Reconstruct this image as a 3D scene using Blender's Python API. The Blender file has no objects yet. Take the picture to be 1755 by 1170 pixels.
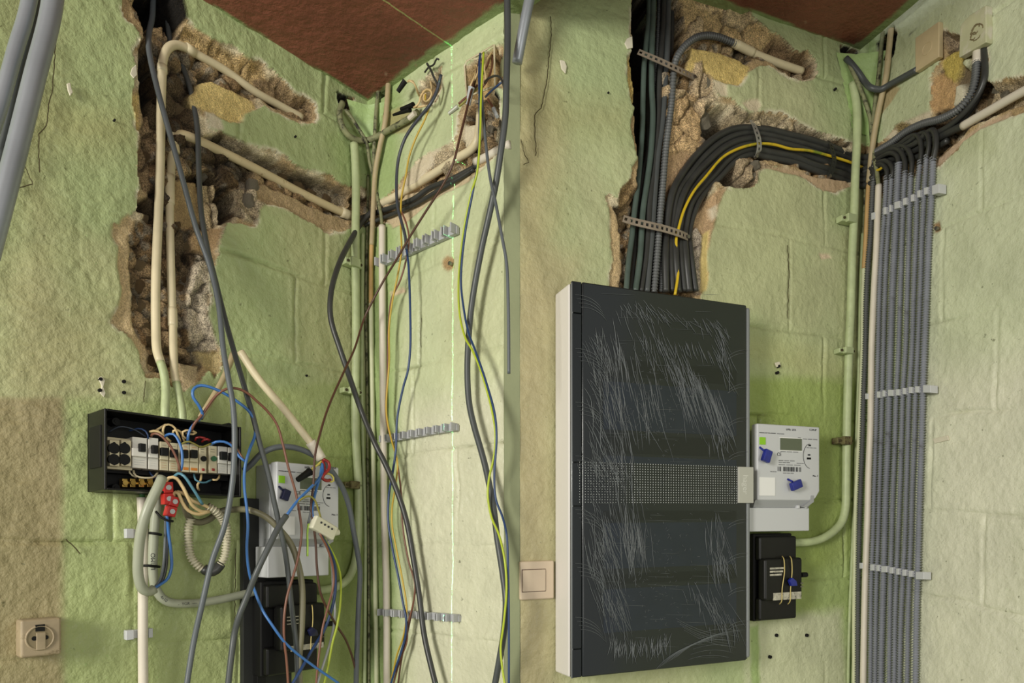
import bpy, bmesh, math, random
import numpy as np
from mathutils import Vector, Matrix, noise as mnoise

# ---------------------------------------------------------------- camera, light, exposure
S = bpy.context.scene
COL = S.collection
F = 1150.0; CX = 877.5; HY = 930.0; W_, H_ = 1755, 1170
CAMZ = 1.55
camd = bpy.data.cameras.new('camera'); cam = bpy.data.objects.new('camera', camd); COL.objects.link(cam)
cam.location = (0, 0, CAMZ); cam.rotation_euler = (math.radians(90), 0, 0)
camd.sensor_width = 36.0; camd.lens = 36.0 * F / W_
camd.shift_y = (HY - H_ / 2) / W_
camd.clip_start = 0.02
S.camera = cam
S.view_settings.view_transform = 'Standard'; S.view_settings.look = 'None'
S.view_settings.gamma = 1.0; S.view_settings.use_curve_mapping = False
S.view_settings.exposure = -0.20
wd = bpy.data.worlds.new('daylight'); S.world = wd; wd.use_nodes = True
wd.node_tree.nodes['Background'].inputs[0].default_value = (0.98, 0.98, 0.94, 1)
wd.node_tree.nodes['Background'].inputs[1].default_value = 0.56
def area(name, loc, target, size, power, color):
    l = bpy.data.lights.new(name, 'AREA'); l.shape = 'RECTANGLE'; l.size = size[0]; l.size_y = size[1]
    l.energy = power; l.color = color
    o = bpy.data.objects.new(name, l); COL.objects.link(o); o.location = loc
    o.rotation_euler = (Vector(target) - Vector(loc)).to_track_quat('-Z', 'Y').to_euler()
    return o
area('window_light', (-1.7, -1.3, 2.05), (0.15, 1.45, 1.5), (0.6, 0.8), 84, (1.0, 0.965, 0.87))
area('right_area_light', (1.6, -1.8, 1.7), (0.2, 1.5, 1.5), (1.2, 1.6), 26, (1.0, 0.97, 0.90))  # broad area light behind the camera, to the right

R = random.Random(7)
def s2l(c):
    c = np.asarray(c, float) / 255.0
    return np.where(c <= 0.04045, c / 12.92, ((c + 0.055) / 1.055) ** 2.4)

# ---------------------------------------------------------------- materials
MATS = {}
def mat(name, rgb, rough=0.6, metal=0.0, var=0.0, scale=40, bump=0.0, bscale=120, spec=0.5, coat=0.0, alpha=1.0, dirt=None, dirt_amt=0.5, dirt_scale=25):
    if name in MATS: return MATS[name]
    m = bpy.data.materials.new(name); m.use_nodes = True; nt = m.node_tree; N = nt.nodes; L = nt.links
    b = N['Principled BSDF']; c = tuple(float(v) for v in s2l(rgb)) + (1,)
    b.inputs['Base Color'].default_value = c; b.inputs['Roughness'].default_value = rough
    b.inputs['Metallic'].default_value = metal; b.inputs['Specular IOR Level'].default_value = spec
    b.inputs['Coat Weight'].default_value = coat; b.inputs['Alpha'].default_value = alpha
    tc = N.new('ShaderNodeTexCoord')
    src = None
    if var > 0:
        n = N.new('ShaderNodeTexNoise'); n.inputs['Scale'].default_value = scale; n.inputs['Detail'].default_value = 5
        L.new(tc.outputs['Object'], n.inputs['Vector'])
        hs = N.new('ShaderNodeHueSaturation'); hs.inputs['Color'].default_value = c
        mr = N.new('ShaderNodeMapRange'); mr.inputs[1].default_value = 0.3; mr.inputs[2].default_value = 0.7
        mr.inputs[3].default_value = 1 - var; mr.inputs[4].default_value = 1 + var
        L.new(n.outputs[0], mr.inputs[0]); L.new(mr.outputs[0], hs.inputs['Value']); L.new(hs.outputs[0], b.inputs['Base Color'])
        src = hs.outputs[0]
    if dirt is not None:
        n = N.new('ShaderNodeTexNoise'); n.inputs['Scale'].default_value = dirt_scale; n.inputs['Detail'].default_value = 8
        n.inputs['Roughness'].default_value = 0.75
        L.new(tc.outputs['Object'], n.inputs['Vector'])
        mr = N.new('ShaderNodeMapRange'); mr.inputs[1].default_value = 1 - dirt_amt; mr.inputs[2].default_value = 1 - dirt_amt + 0.1
        L.new(n.outputs[0], mr.inputs[0])
        mx = N.new('ShaderNodeMix'); mx.data_type = 'RGBA'
        L.new(mr.outputs[0], mx.inputs[0])
        if src is not None: L.new(src, mx.inputs[6])
        else: mx.inputs[6].default_value = c
        mx.inputs[7].default_value = tuple(float(v) for v in s2l(dirt)) + (1,)
        L.new(mx.outputs[2], b.inputs['Base Color'])
    if bump > 0:
        n2 = N.new('ShaderNodeTexNoise'); n2.inputs['Scale'].default_value = bscale; n2.inputs['Detail'].default_value = 4
        L.new(tc.outputs['Object'], n2.inputs['Vector'])
        bp = N.new('ShaderNodeBump'); bp.inputs['Distance'].default_value = bump; bp.inputs['Strength'].default_value = 1.0
        L.new(n2.outputs[0], bp.inputs['Height']); L.new(bp.outputs[0], b.inputs['Normal'])
    MATS[name] = m
    return m

def wall_material():
    m = bpy.data.materials.new('painted_masonry'); m.use_nodes = True; nt = m.node_tree; N = nt.nodes; L = nt.links
    b = N['Principled BSDF']
    at = N.new('ShaderNodeAttribute'); at.attribute_name = 'Tone'
    raw = N.new('ShaderNodeAttribute'); raw.attribute_name = 'Raw'
    tc = N.new('ShaderNodeTexCoord')
    def noise(scale, detail, rough=0.5):
        n = N.new('ShaderNodeTexNoise'); n.inputs['Scale'].default_value = scale; n.inputs['Detail'].default_value = detail
        n.inputs['Roughness'].default_value = rough
        L.new(tc.outputs['Object'], n.inputs['Vector']); return n
    def mapr(sock, a, b_, c, d):
        r = N.new('ShaderNodeMapRange'); r.inputs[1].default_value = a; r.inputs[2].default_value = b_
        r.inputs[3].default_value = c; r.inputs[4].default_value = d; L.new(sock, r.inputs[0]); return r.outputs[0]
    def math_(op, a, b_):
        n = N.new('ShaderNodeMath'); n.operation = op
        for i, v in enumerate((a, b_)):
            if isinstance(v, (int, float)): n.inputs[i].default_value = v
            else: L.new(v, n.inputs[i])
        return n.outputs[0]
    # colour: broad soft variation on paint, strong grain on raw masonry
    n1 = noise(9, 6, 0.6); n2 = noise(420, 4, 0.7); n3 = noise(70, 8, 0.75)
    paintv = mapr(n1.outputs[0], 0.3, 0.7, 0.90, 1.08)
    grain = mapr(n2.outputs[0], 0.40, 0.60, 0.50, 1.70)
    mott = mapr(n3.outputs[0], 0.38, 0.62, 0.80, 1.42)
    rawv = math_('MULTIPLY', grain, mott)
    vm = N.new('ShaderNodeMix'); vm.data_type = 'FLOAT'
    L.new(raw.outputs['Fac'], vm.inputs[0]); L.new(paintv, vm.inputs[2]); L.new(rawv, vm.inputs[3])
    hs = N.new('ShaderNodeHueSaturation'); L.new(at.outputs['Color'], hs.inputs['Color']); L.new(vm.outputs[0], hs.inputs['Value'])
    sm = N.new('ShaderNodeMix'); sm.data_type = 'FLOAT'; L.new(raw.outputs['Fac'], sm.inputs[0]); sm.inputs[2].default_value = 1.03; sm.inputs[3].default_value = 0.92; L.new(sm.outputs[0], hs.inputs['Saturation'])
    # little specks of dirt on the paint
    n4 = noise(95, 3, 0.6)
    sp = mapr(n4.outputs[0], 0.68, 0.74, 0.0, 0.6)
    spm = math_('MULTIPLY', sp, math_('SUBTRACT', 1.0, raw.outputs['Fac']))
    mx = N.new('ShaderNodeMix'); mx.data_type = 'RGBA'; L.new(spm, mx.inputs[0]); L.new(hs.outputs[0], mx.inputs[6])
    mx.inputs[7].default_value = tuple(float(v) for v in s2l((78, 80, 48))) + (1,)
    L.new(mx.outputs[2], b.inputs['Base Color'])
    rr = N.new('ShaderNodeMix'); rr.data_type = 'FLOAT'; L.new(raw.outputs['Fac'], rr.inputs[0]); rr.inputs[2].default_value = 0.42; rr.inputs[3].default_value = 0.95
    L.new(rr.outputs[0], b.inputs['Roughness']); b.inputs['Specular IOR Level'].default_value = 0.35
    # relief
    h1 = noise(75, 3, 0.55); h2 = noise(26, 4, 0.6); h3 = noise(330, 4, 0.7)
    ph = math_('ADD', math_('MULTIPLY', h1.outputs[0], 0.0038), math_('MULTIPLY', h2.outputs[0], 0.0026))
    rh = math_('ADD', math_('MULTIPLY', h3.outputs[0], 0.005), math_('MULTIPLY', h1.outputs[0], 0.009))
    hm = N.new('ShaderNodeMix'); hm.data_type = 'FLOAT'; L.new(raw.outputs['Fac'], hm.inputs[0]); L.new(ph, hm.inputs[2]); L.new(rh, hm.inputs[3])
    bp = N.new('ShaderNodeBump'); bp.inputs['Distance'].default_value = 1.0; bp.inputs['Strength'].default_value = 0.85
    L.new(hm.outputs[0], bp.inputs['Height']); L.new(bp.outputs[0], b.inputs['Normal'])
    return m
M_WALL = wall_material()

# ---------------------------------------------------------------- objects, tags
def tag(o, label=None, cat=None, group=None, kind=None):
    if label: o['label'] = label
    if cat: o['category'] = cat
    if group: o['group'] = group
    if kind: o['kind'] = kind
    return o
def empty(name, loc):
    o = bpy.data.objects.new(name, None); COL.objects.link(o); o.location = loc; o.empty_display_size = 0.02
    return o
def thing(name, label, cat, loc, group=None):
    return tag(empty(name, loc), label, cat, group)
def origin(p):
    o = Vector((0, 0, 0))
    while p is not None: o = o + p.location; p = p.parent
    return o
class MB:
    """collects geometry in world coordinates"""
    def __init__(s): s.v = []; s.f = []
    def add(s, vs, fs):
        k = len(s.v); s.v += [Vector(p) for p in vs]; s.f += [tuple(i + k for i in f) for f in fs]
    def box(s, W, u0, u1, v0, v1, n0, n1):
        P = W.world
        vs = [P(u, v, n) for n in (n0, n1) for v in (v0, v1) for u in (u0, u1)]
        s.add(vs, [(0, 2, 3, 1), (4, 5, 7, 6), (0, 1, 5, 4), (2, 6, 7, 3), (0, 4, 6, 2), (1, 3, 7, 5)])
    def prism(s, W, poly, n0, n1):
        k = len(poly)
        vs = [W.world(u, v, n0) for u, v in poly] + [W.world(u, v, n1) for u, v in poly]
        s.add(vs, [tuple(range(k))[::-1], tuple(range(k, 2 * k))] + [(i, (i + 1) % k, k + (i + 1) % k, k + i) for i in range(k)])
    def disc(s, W, u, v, r, n0, n1, k=20, ru=1.0):
        s.prism(W, [(u + r * ru * math.cos(2 * math.pi * i / k), v + r * math.sin(2 * math.pi * i / k)) for i in range(k)], n0, n1)
    def tube(s, pts, r, sides=10, rf=None, caps=True, flat=1.0):
        pts = [Vector(p) for p in pts]; n = len(pts)
        t0 = (pts[1] - pts[0]).normalized()
        ref = Vector((0, 0, 1)) if abs(t0.z) < 0.9 else Vector((0, 1, 0))
        nn = t0.cross(ref).normalized(); vs = []
        for i in range(n):
            t = (pts[min(i + 1, n - 1)] - pts[max(i - 1, 0)]).normalized()
            nn = (nn - t * nn.dot(t)).normalized(); bb = t.cross(nn)
            rr = r if rf is None else rf(i)
            for k in range(sides):
                a = 2 * math.pi * k / sides
                vs.append(pts[i] + nn * (rr * math.cos(a)) + bb * (rr * flat * math.sin(a)))
        fs = [(i * sides + k, i * sides + (k + 1) % sides, (i + 1) * sides + (k + 1) % sides, (i + 1) * sides + k) for i in range(n - 1) for k in range(sides)]
        if caps: fs += [tuple(range(sides))[::-1], tuple(range((n - 1) * sides, n * sides))]
        s.add(vs, fs)
    def build(s, name, m, parent=None, smooth=False, bevel=0, seg=2, loc=None):
        o0 = origin(parent) if parent is not None else (Vector(loc) if loc is not None else sum(s.v, Vector()) / len(s.v))
        me = bpy.data.meshes.new(name); me.from_pydata([tuple(p - o0) for p in s.v], [], s.f)
        bm = bmesh.new(); bm.from_mesh(me); bmesh.ops.recalc_face_normals(bm, faces=bm.faces); bm.to_mesh(me); bm.free()
        me.materials.append(m)
        if smooth:
            me.polygons.foreach_set('use_smooth', [True] * len(me.polygons))
        o = bpy.data.objects.new(name, me); COL.objects.link(o)
        if parent is not None: o.parent = parent
        else: o.location = o0
        if bevel:
            b = o.modifiers.new('bevel', 'BEVEL'); b.width = bevel; b.segments = seg; b.limit_method = 'ANGLE'
            if seg > 1:
                me.polygons.foreach_set('use_smooth', [True] * len(me.polygons))
                wn = o.modifiers.new('wn', 'WEIGHTED_NORMAL')
        return o
def spline(pts, step=0.006):
    """Catmull-Rom (centripetal-ish) through pts, resampled evenly"""
    P = [Vector(p) for p in pts]
    if len(P) == 2: dense = [P[0].lerp(P[1], i / 20) for i in range(21)]
    else:
        P = [P[0] * 2 - P[1]] + P + [P[-1] * 2 - P[-2]]; dense = []
        for i in range(1, len(P) - 2):
            p0, p1, p2, p3 = P[i - 1:i + 3]
            d0 = max((p1 - p0).length, 1e-6) ** .5; d1 = max((p2 - p1).length, 1e-6) ** .5; d2 = max((p3 - p2).length, 1e-6) ** .5
            m1 = (p1 - p0) / d0 - (p2 - p0) / (d0 + d1) + (p2 - p1) / d1
            m2 = (p2 - p1) / d1 - (p3 - p1) / (d1 + d2) + (p3 - p2) / d2
            m1 *= d1; m2 *= d1
            for k in range(16):
                t = k / 16
                dense.append(p1 * (2*t**3 - 3*t**2 + 1) + m1 * (t**3 - 2*t*t + t) + p2 * (-2*t**3 + 3*t*t) + m2 * (t**3 - t*t))
        dense.append(P[-2])
    L = [0.0]
    for a, b in zip(dense, dense[1:]): L.append(L[-1] + (b - a).length)
    n = max(3, int(L[-1] / step) + 1); out = []; j = 0
    for i in range(n):
        d = L[-1] * i / (n - 1)
        while j < len(L) - 2 and L[j + 1] < d: j += 1
        out.append(dense[j].lerp(dense[j + 1], (d - L[j]) / max(L[j + 1] - L[j], 1e-9)))
    return out

# ---------------------------------------------------------------- walls as planes
def ray(x, y): return Vector(((x - CX) / F, 1.0, (HY - y) / F))
CAM = Vector((0, 0, CAMZ))
class Wall:
    def __init__(s, C, r, c):
        s.C = Vector(C); s.r = Vector(r).normalized(); s.c = Vector(c).normalized(); s.n = s.r.cross(s.c).normalized()
        s.M = Matrix((s.r, s.c, s.n)).transposed().inverted()
    def world(s, u, v, off=0.0): return s.C + s.r * u + s.c * v + s.n * off
    def p(s, x, y, off=0.0):
        d = ray(x, y); t = ((s.C + s.n * off) - CAM).dot(s.n) / d.dot(s.n)
        return CAM + d * t
    def uv(s, x, y, off=0.0):
        q = s.M @ (s.p(x, y, off) - s.C); return q.x, q.y
    def off_for(s, x0, y, x1):
        """how far a thing whose back edge shows at x0 must stand out for its front edge to show at x1"""
        u, v = s.uv(x0, y); lo, hi = 0.0, 0.5
        for _ in range(40):
            m = (lo + hi) / 2; q = s.world(u, v, m) - CAM
            px = CX + F * q.x / q.y
            if (px < x1): lo = m
            else: hi = m
        return lo
def vp(x, y, sgn=1):
    return ray(x, y) * sgn
CA = CAM + ray(632, 930) * 1.5
AL = Wall(CA, vp(1850, 930), (0, 0, 1))
AR = Wall(CA, vp(-520, 935, -1), (0, 0, 1))
D0 = (AR.p(864, 930) - CAM).y
FB = CAM + ray(891, 930) * (D0 + 0.004)
dBL = vp(3750, 875).normalized()
_n = dBL.cross(Vector((0, 0, 1)))
BLp = Wall(FB, dBL, (0, 0, 1))
c_top = BLp.p(1489, 90); c_bot = BLp.p(1457, 1140)
cB = (c_top - c_bot).normalized()
CB = BLp.p(1463.5, 930)
BL = Wall(CB, dBL, (0, 0, 1))
BR = Wall(CB, vp(620, 800, -1), cB)
def Pt(x, y, off=0.0):
    ws = (AL, AR) if x < 877.5 else (BL, BR)
    a, b = ws[0].p(x, y, off), ws[1].p(x, y, off)
    ya, yb = a.y, b.y
    if yb < 0.2: return a
    if ya < 0.2: return b
    return a if ya < yb else b
def mpx(x, y, off=0.0): return Pt(x, y, off).y / F     # metres per pixel there

# ---------------------------------------------------------------- noise
def _h(ix, iy, s):
    h = (ix.astype(np.int64) * 374761393 + iy.astype(np.int64) * 668265263 + s * 982451653) & 0xffffffff
    h = ((h ^ (h >> 13)) * 1274126177) & 0xffffffff
    h = h ^ (h >> 16)
    return (h & 0xffffff) / float(0xffffff)
def vn(x, y, sc, s=0):
    X = x * sc; Y = y * sc; ix = np.floor(X); iy = np.floor(Y); fx = X - ix; fy = Y - iy
    fx = fx*fx*(3-2*fx); fy = fy*fy*(3-2*fy)
    a = _h(ix, iy, s); b = _h(ix+1, iy, s); c = _h(ix, iy+1, s); d = _h(ix+1, iy+1, s)
    return (a*(1-fx)+b*fx)*(1-fy)+(c*(1-fx)+d*fx)*fy
def fbm(x, y, sc, s=0, o=4):
    r = 0; a = 1; t = 0
    for i in range(o): r = r + a * vn(x, y, sc * 2**i, s + i * 17); t += a; a *= 0.5
    return r / t - 0.5
def voro(x, y, sc, s=0):
    X = x * sc; Y = y * sc; ix = np.floor(X); iy = np.floor(Y)
    f1 = np.full(X.shape, 9.0); f2 = np.full(X.shape, 9.0); idv = np.zeros(X.shape)
    for dx in (-1, 0, 1):
        for dy in (-1, 0, 1):
            jx = ix + dx; jy = iy + dy
            px = jx + _h(jx, jy, s) ; py = jy + _h(jx, jy, s + 5)
            d = np.hypot(X - px, Y - py); hid = _h(jx, jy, s + 9)
            c = d < f1
            f2 = np.where(c, f1, np.minimum(f2, d)); idv = np.where(c, hid, idv); f1 = np.where(c, d, f1)
    return f1, f2, idv
def psdf(poly, X, Y):
    """signed distance, negative inside"""
    d = np.full(X.shape, 1e9); s = np.ones(X.shape); n = len(poly)
    for i in range(n):
        ax, ay = poly[i]; bx, by = poly[i - 1]
        ex, ey = bx - ax, by - ay; wx, wy = X - ax, Y - ay
        t = np.clip((wx*ex + wy*ey) / max(ex*ex + ey*ey, 1e-12), 0, 1)
        d = np.minimum(d, (wx - ex*t)**2 + (wy - ey*t)**2)
        c1 = Y >= ay; c2 = Y < by; c3 = ex*wy > ey*wx
        fl = (c1 & c2 & c3) | (~c1 & ~c2 & ~c3)
        s = np.where(fl, -s, s)
    return s * np.sqrt(d)
def sst(a, b, x):
    t = np.clip((x - a) / (b - a), 0, 1); return t*t*(3-2*t)
# ---------------------------------------------------------------- wall surfaces (painted block masonry, broken open)
TAN = (176, 150, 108); BROWN = (132, 106, 70); DARK = (30, 25, 18); CREAM = (205, 192, 160); YEL = (196, 172, 110)
PINK = (196, 176, 150); GREYC = (150, 142, 124); PLAS = (170, 146, 106)
def grid_axis(fine0, fine1, d, lo, hi):
    a = list(np.arange(fine0, fine1 + d * 0.5, d))
    left = []; x = fine0; s = d
    while x > lo: s = min(s * 1.8, 0.25); x -= s; left.append(max(x, lo))
    right = []; x = a[-1]; s = d
    while x < hi: s = min(s * 1.8, 0.25); x += s; right.append(min(x, hi))
    return np.array(left[::-1] + a + right)
def axis2(parts, lo, hi):
    a = [parts[0][0]]
    for x0, x1, d in parts:
        n = max(1, int(round((x1 - a[-1]) / d))); a += list(np.linspace(a[-1], x1, n + 1)[1:])
    left = []; x = a[0]; s = parts[0][2]
    while x > lo: s = min(s * 1.8, 0.25); x -= s; left.append(max(x, lo))
    right = []; x = a[-1]; s = parts[-1][2]
    while x < hi: s = min(s * 1.8, 0.25); x += s; right.append(min(x, hi))
    return np.array(left[::-1] + a + right)
def blur_col(col, colour, w):
    c = s2l(colour); return col * (1 - w[..., None]) + c * w[..., None]
def build_wall(name, W, us, vs, rows, vj, chases, zones, paint, holes_px, seed, label, base_cols, jmask=lambda U, V: 1.0 + 0 * U):
    root = tag(empty(name, W.C), label, None, None, 'structure')
    U, V = np.meshgrid(us, vs)                       # shape (nv, nu)
    def pxpoly(p): return [W.uv(x, y) for x, y in p]
    # joints
    wob = fbm(U, V, 14, seed + 1, 3) * 0.012
    wob2 = fbm(U, V, 11, seed + 2, 3) * 0.012
    rows = sorted(rows)
    step = (rows[-1] - rows[0]) / (len(rows) - 1)
    while rows[-1] < vs[-1]: rows.append(rows[-1] + step)
    while rows[0] > vs[0]: rows.insert(0, rows[0] - step)
    rows = np.array(rows)
    ri = np.clip(np.searchsorted(rows, V + wob) - 1, 0, len(rows) - 2)
    dv = np.minimum(np.abs(V + wob - rows[ri]), np.abs(V + wob - rows[ri + 1]))
    ci = np.zeros(U.shape, int); du = np.full(U.shape, 9.0)
    for k in range(len(rows) - 1):
        mid = (rows[k] + rows[k + 1]) / 2
        js = None
        for (vy, lst) in vj:
            if abs(vy - mid) < step * 0.5: js = list(lst)
        if js is None: js = [us[-1] - 0.19 - (0.19 if k % 2 else 0)]
        js.sort(); L = 0.385
        while js[0] > us[0]: js.insert(0, js[0] - L)
        while js[-1] < us[-1]: js.append(js[-1] + L)
        js = np.array(js); m = ri == k
        x = U[m] + wob2[m]; c = np.clip(np.searchsorted(js, x) - 1, 0, len(js) - 2)
        ci[m] = c; du[m] = np.minimum(np.abs(x - js[c]), np.abs(x - js[c + 1]))
    jd = np.minimum(dv, du)
    patch = np.clip(0.55 + 1.6 * fbm(U, V, 7, seed + 3, 2), 0.25, 1.1)
    patch = patch * (0.12 + 0.88 * jmask(U, V))
    h = -0.0042 * np.exp(-(jd / 0.0032)**2) * patch + 0.0016 * np.exp(-((jd - 0.008) / 0.005)**2) * patch
    h = h + fbm(U, V, 5, seed + 4, 3) * 0.009 + fbm(U, V, 26, seed + 5, 3) * 0.0036 + fbm(U, V, 85, seed + 6, 2) * 0.0012
    # paint colours
    col = np.ones(U.shape + (3,)) * s2l(base_cols[0])
    col = blur_col(col, base_cols[1], sst(-0.12, 0.16, fbm(U, V, 3.2, seed + 7, 4)))
    for p, c, soft, amt in paint:
        sd = psdf(pxpoly(p), U, V) + fbm(U, V, 22, seed + 8, 3) * min(soft, .02)
        col = blur_col(col, c, (1 - sst(-soft, soft, sd)) * amt)
    joint_dirt = patch * np.exp(-(jd / 0.0022)**2) * sst(-0.05, 0.2, fbm(U, V, 16, seed + 9, 3)) * 0.5
    col = blur_col(col, (96, 98, 58), joint_dirt)
    raw = np.zeros(U.shape)
    # chases
    sd = np.full(U.shape, 1e3)
    for p in chases:
        q = pxpoly(p); sd = np.minimum(sd, psdf(q, U, V))
    inside = np.zeros(U.shape, bool)
    PU, PV = U.copy(), V.copy()
    if chases:
        sd = sd + fbm(U, V, 45, seed + 11, 3) * 0.010 + fbm(U, V, 150, seed + 12, 2) * 0.0025
        gv, gu = np.gradient(sd, vs, us)
        g = np.hypot(gu, gv) + 1e-6
        d = us[1] - us[0]; d = min(np.diff(us).min(), np.diff(vs).min())
        near = np.abs(sd) < d * 0.62
        lim = d * 0.55
        PU[near] -= np.clip(sd * gu / g**2, -lim, lim)[near]; PV[near] -= np.clip(sd * gv / g**2, -lim, lim)[near]
        inside = (sd < 0) & ~near
        t = -sd
        rimw = 0.008 + 0.012 * np.clip(fbm(U, V, 18, seed + 13, 2) + 0.35, 0, 1)
        f1, f2, idv = voro(U + fbm(U, V, 40, 3) * .01, V + fbm(U, V, 40, 4) * .01, 30, seed)
        g1, g2, id2 = voro(U, V, 75, seed + 3)
        rub = (1 - np.clip(f1 * 1.25, 0, 1)**2) * 0.016 + idv * 0.018 - 0.010 * (1 - sst(0.0, 0.13, f2 - f1)) + (1 - g1) * 0.004
        depth = 0.006 + fbm(U, V, 50, seed + 14, 2) * .004 + sst(0, 1, (t - rimw) / 0.012) * 0.040
        depth = depth - rub * sst(rimw, rimw + 0.012, t)
        rc = s2l(TAN)[None, None] * np.ones(U.shape + (3,))
        rc = blur_col(rc, BROWN, sst(0.35, 0.75, idv)); rc = blur_col(rc, GREYC, (id2 > 0.72) * 0.7)
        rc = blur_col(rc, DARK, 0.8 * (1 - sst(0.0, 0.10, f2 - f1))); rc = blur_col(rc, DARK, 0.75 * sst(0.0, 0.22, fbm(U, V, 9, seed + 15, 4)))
        rimc = blur_col(np.ones(U.shape + (3,)) * s2l(PLAS), CREAM, sst(-0.1, 0.2, fbm(U, V, 25, seed + 16, 3)))
        wr = (1 - sst(rimw, rimw + 0.005, t))
        rc = rc * (1 - wr[..., None]) + rimc * wr[..., None]
        col = np.where((t > 0)[..., None], rc, col)
        # thin lime-white chipped edge just outside the break
        chip = np.exp(-((sd - 0.001) / 0.0035)**2) * sst(-0.02, 0.12, fbm(U, V, 22, seed + 17, 3)) * (sd >= 0)
        col = blur_col(col, (222, 214, 190), chip * .85); h = h - chip * 0.001
        raw = np.where(t > 0, 1.0 - 0.5 * wr, raw)
        h = np.where(inside, -depth, np.where(near, -0.001, h))
    for p, dep, c, kind in zones:
        q = pxpoly(p)
        z = psdf(q, U, V) + fbm(U, V, 40, seed + 20, 3) * (0.008 if kind != 'smooth' else .003)
        w = 1 - sst(-0.004, 0.003, z) if kind != 'hole' else 1 - sst(-0.002, 0.004, z)
        if chases:
            wz = w * (sst(0.001, 0.007, -sd) if kind == 'hole' else sst(0.001, 0.012, -sd)) if (dep > .008 and kind in ('hole', 'rock', 'plaster')) else w
        else: wz = w
        if kind == 'hole':
            h = h * (1 - wz) - wz * dep * 1.3; col = blur_col(col, (22, 18, 13), w); raw = raw * (1 - w) + w  # near-black colour painted in for the shade deep in the cavity
        elif kind == 'rock':
            k1, k2, kid = voro(U + fbm(U, V, 30, seed + 31) * .02, V + fbm(U, V, 30, seed + 32) * .02, 17, seed + 30)
            crev = 1 - sst(0.0, 0.10, k2 - k1)
            bumpy = (kid - .5) * 0.014 - crev * .007 + (1 - np.clip(k1, 0, 1)**2) * .008 + fbm(U, V, 60, seed + 21, 4) * 0.012
            c = tuple(min(255, q * 1.12) for q in c)
            h = h * (1 - wz) + wz * (-dep + bumpy); col = blur_col(col, c, w); col = blur_col(col, DARK, w * crev * .65); col = blur_col(col, (206, 190, 158), w * (kid > .78) * .35); raw = raw * (1 - w) + w
        elif kind == 'stain':
            col = blur_col(col, c, w * 0.8)
        else:
            h = h * (1 - wz) + wz * (-dep + fbm(U, V, 30, seed + 23, 3) * 0.005); col = blur_col(col, c, w)
            raw = raw * (1 - w) + w * (0.45 if kind == 'plaster' else 0.12)
        inside = inside | ((w > 0.5) & (kind in ('hole', 'rock')) & (sd < 0.01))
    P = (np.array(W.C)[None, None] + np.array(W.r) * PU[..., None] + np.array(W.c) * PV[..., None] + np.array(W.n) * h[..., None]) - np.array(root.location)
    nv, nu = U.shape
    idx = np.arange(nv * nu).reshape(nv, nu)
    quads = np.stack([idx[:-1, :-1], idx[:-1, 1:], idx[1:, 1:], idx[1:, :-1]], -1).reshape(-1, 4)
    cell = (ri * 64 + ci)[:-1, :-1].reshape(-1)
    ins = (inside[:-1, :-1].astype(int) + inside[1:, :-1] + inside[:-1, 1:] + inside[1:, 1:]).reshape(-1) >= 2
    cell = np.where(ins, -1, cell)
    Pf = P.reshape(-1, 3); Cf = col.reshape(-1, 3); Rf = raw.reshape(-1)
    for cid in np.unique(cell):
        q = quads[cell == cid]
        uq, inv = np.unique(q.reshape(-1), return_inverse=True)
        nm = 'broken_masonry' if cid == -1 else 'masonry_block'
        me = bpy.data.meshes.new(nm)
        me.vertices.add(len(uq)); me.vertices.foreach_set('co', Pf[uq].astype(np.float32).reshape(-1))
        me.loops.add(len(q) * 4); me.loops.foreach_set('vertex_index', inv.astype(np.int32).reshape(-1))
        me.polygons.add(len(q)); me.polygons.foreach_set('loop_start', np.arange(0, len(q) * 4, 4, dtype=np.int32))
        me.polygons.foreach_set('use_smooth', np.ones(len(q), bool))
        me.update(calc_edges=True)
        ca = me.color_attributes.new('Tone', 'FLOAT_COLOR', 'POINT')
        ca.data.foreach_set('color', np.concatenate([Cf[uq], np.ones((len(uq), 1))], 1).astype(np.float32).reshape(-1))
        ra = me.attributes.new('Raw', 'FLOAT', 'POINT'); ra.data.foreach_set('value', Rf[uq].astype(np.float32))
        me.materials.append(M_WALL)
        o = bpy.data.objects.new(nm, me); COL.objects.link(o); o.parent = root
        if cid == -1:
            o['kind'] = 'stuff'; o['label'] = 'bare broken brick and mortar inside the chase'
    return root

# --- left bay, left wall
A_ch = [[(206,-30),(213,27),(219,35),(236,49),(245,61),(240,74),(232,90),(232,108),(234,128),(228,154),(228,177),(232,195),(232,218),(240,231),(240,246),(236,262),
 (237,300),(242,320),(237,328),(237,351),(231,362),(223,367),(217,385),(210,390),(202,382),(193,381),(196,395),(197,410),(205,420),(204,459),(205,477),(211,497),(205,526),(191,551),
 (205,564),(218,569),(231,585),(236,595),(240,605),(244,631),(250,646),(262,649),(273,651),(285,656),(300,662),(308,669),(318,674),(328,661),(342,651),(359,638),(369,651),(379,636),
 (379,605),(377,595),(367,577),(360,556),(356,538),(361,513),(361,492),(358,467),(372,454),(374,441),(376,423),(385,395),(392,382),(410,382),(436,387),(441,370),(443,347),(450,344),(478,351),(504,367),
 (525,377),(550,390),(563,399),(594,395),(604,388),(650,388),(650,320),(601,320),(584,313),(568,300),(553,299),(525,290),(507,282),(491,267),(473,259),(455,256),(440,250),(420,246),(403,236),(385,226),(369,223),
 (359,218),(354,190),(366,195),(380,200),(395,208),(410,210),(417,205),(420,197),(440,185),(453,179),(468,190),(484,195),(496,203),(514,210),(525,208),(540,210),(543,200),(539,177),(525,164),(509,161),(495,146),(478,128),(461,115),
 (445,103),(430,99),(418,93),(405,80),(378,72),(354,55),(330,42),(312,30),(290,-30)],[(576,156),(606,168),(606,190),(590,186),(580,176)]]
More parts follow.
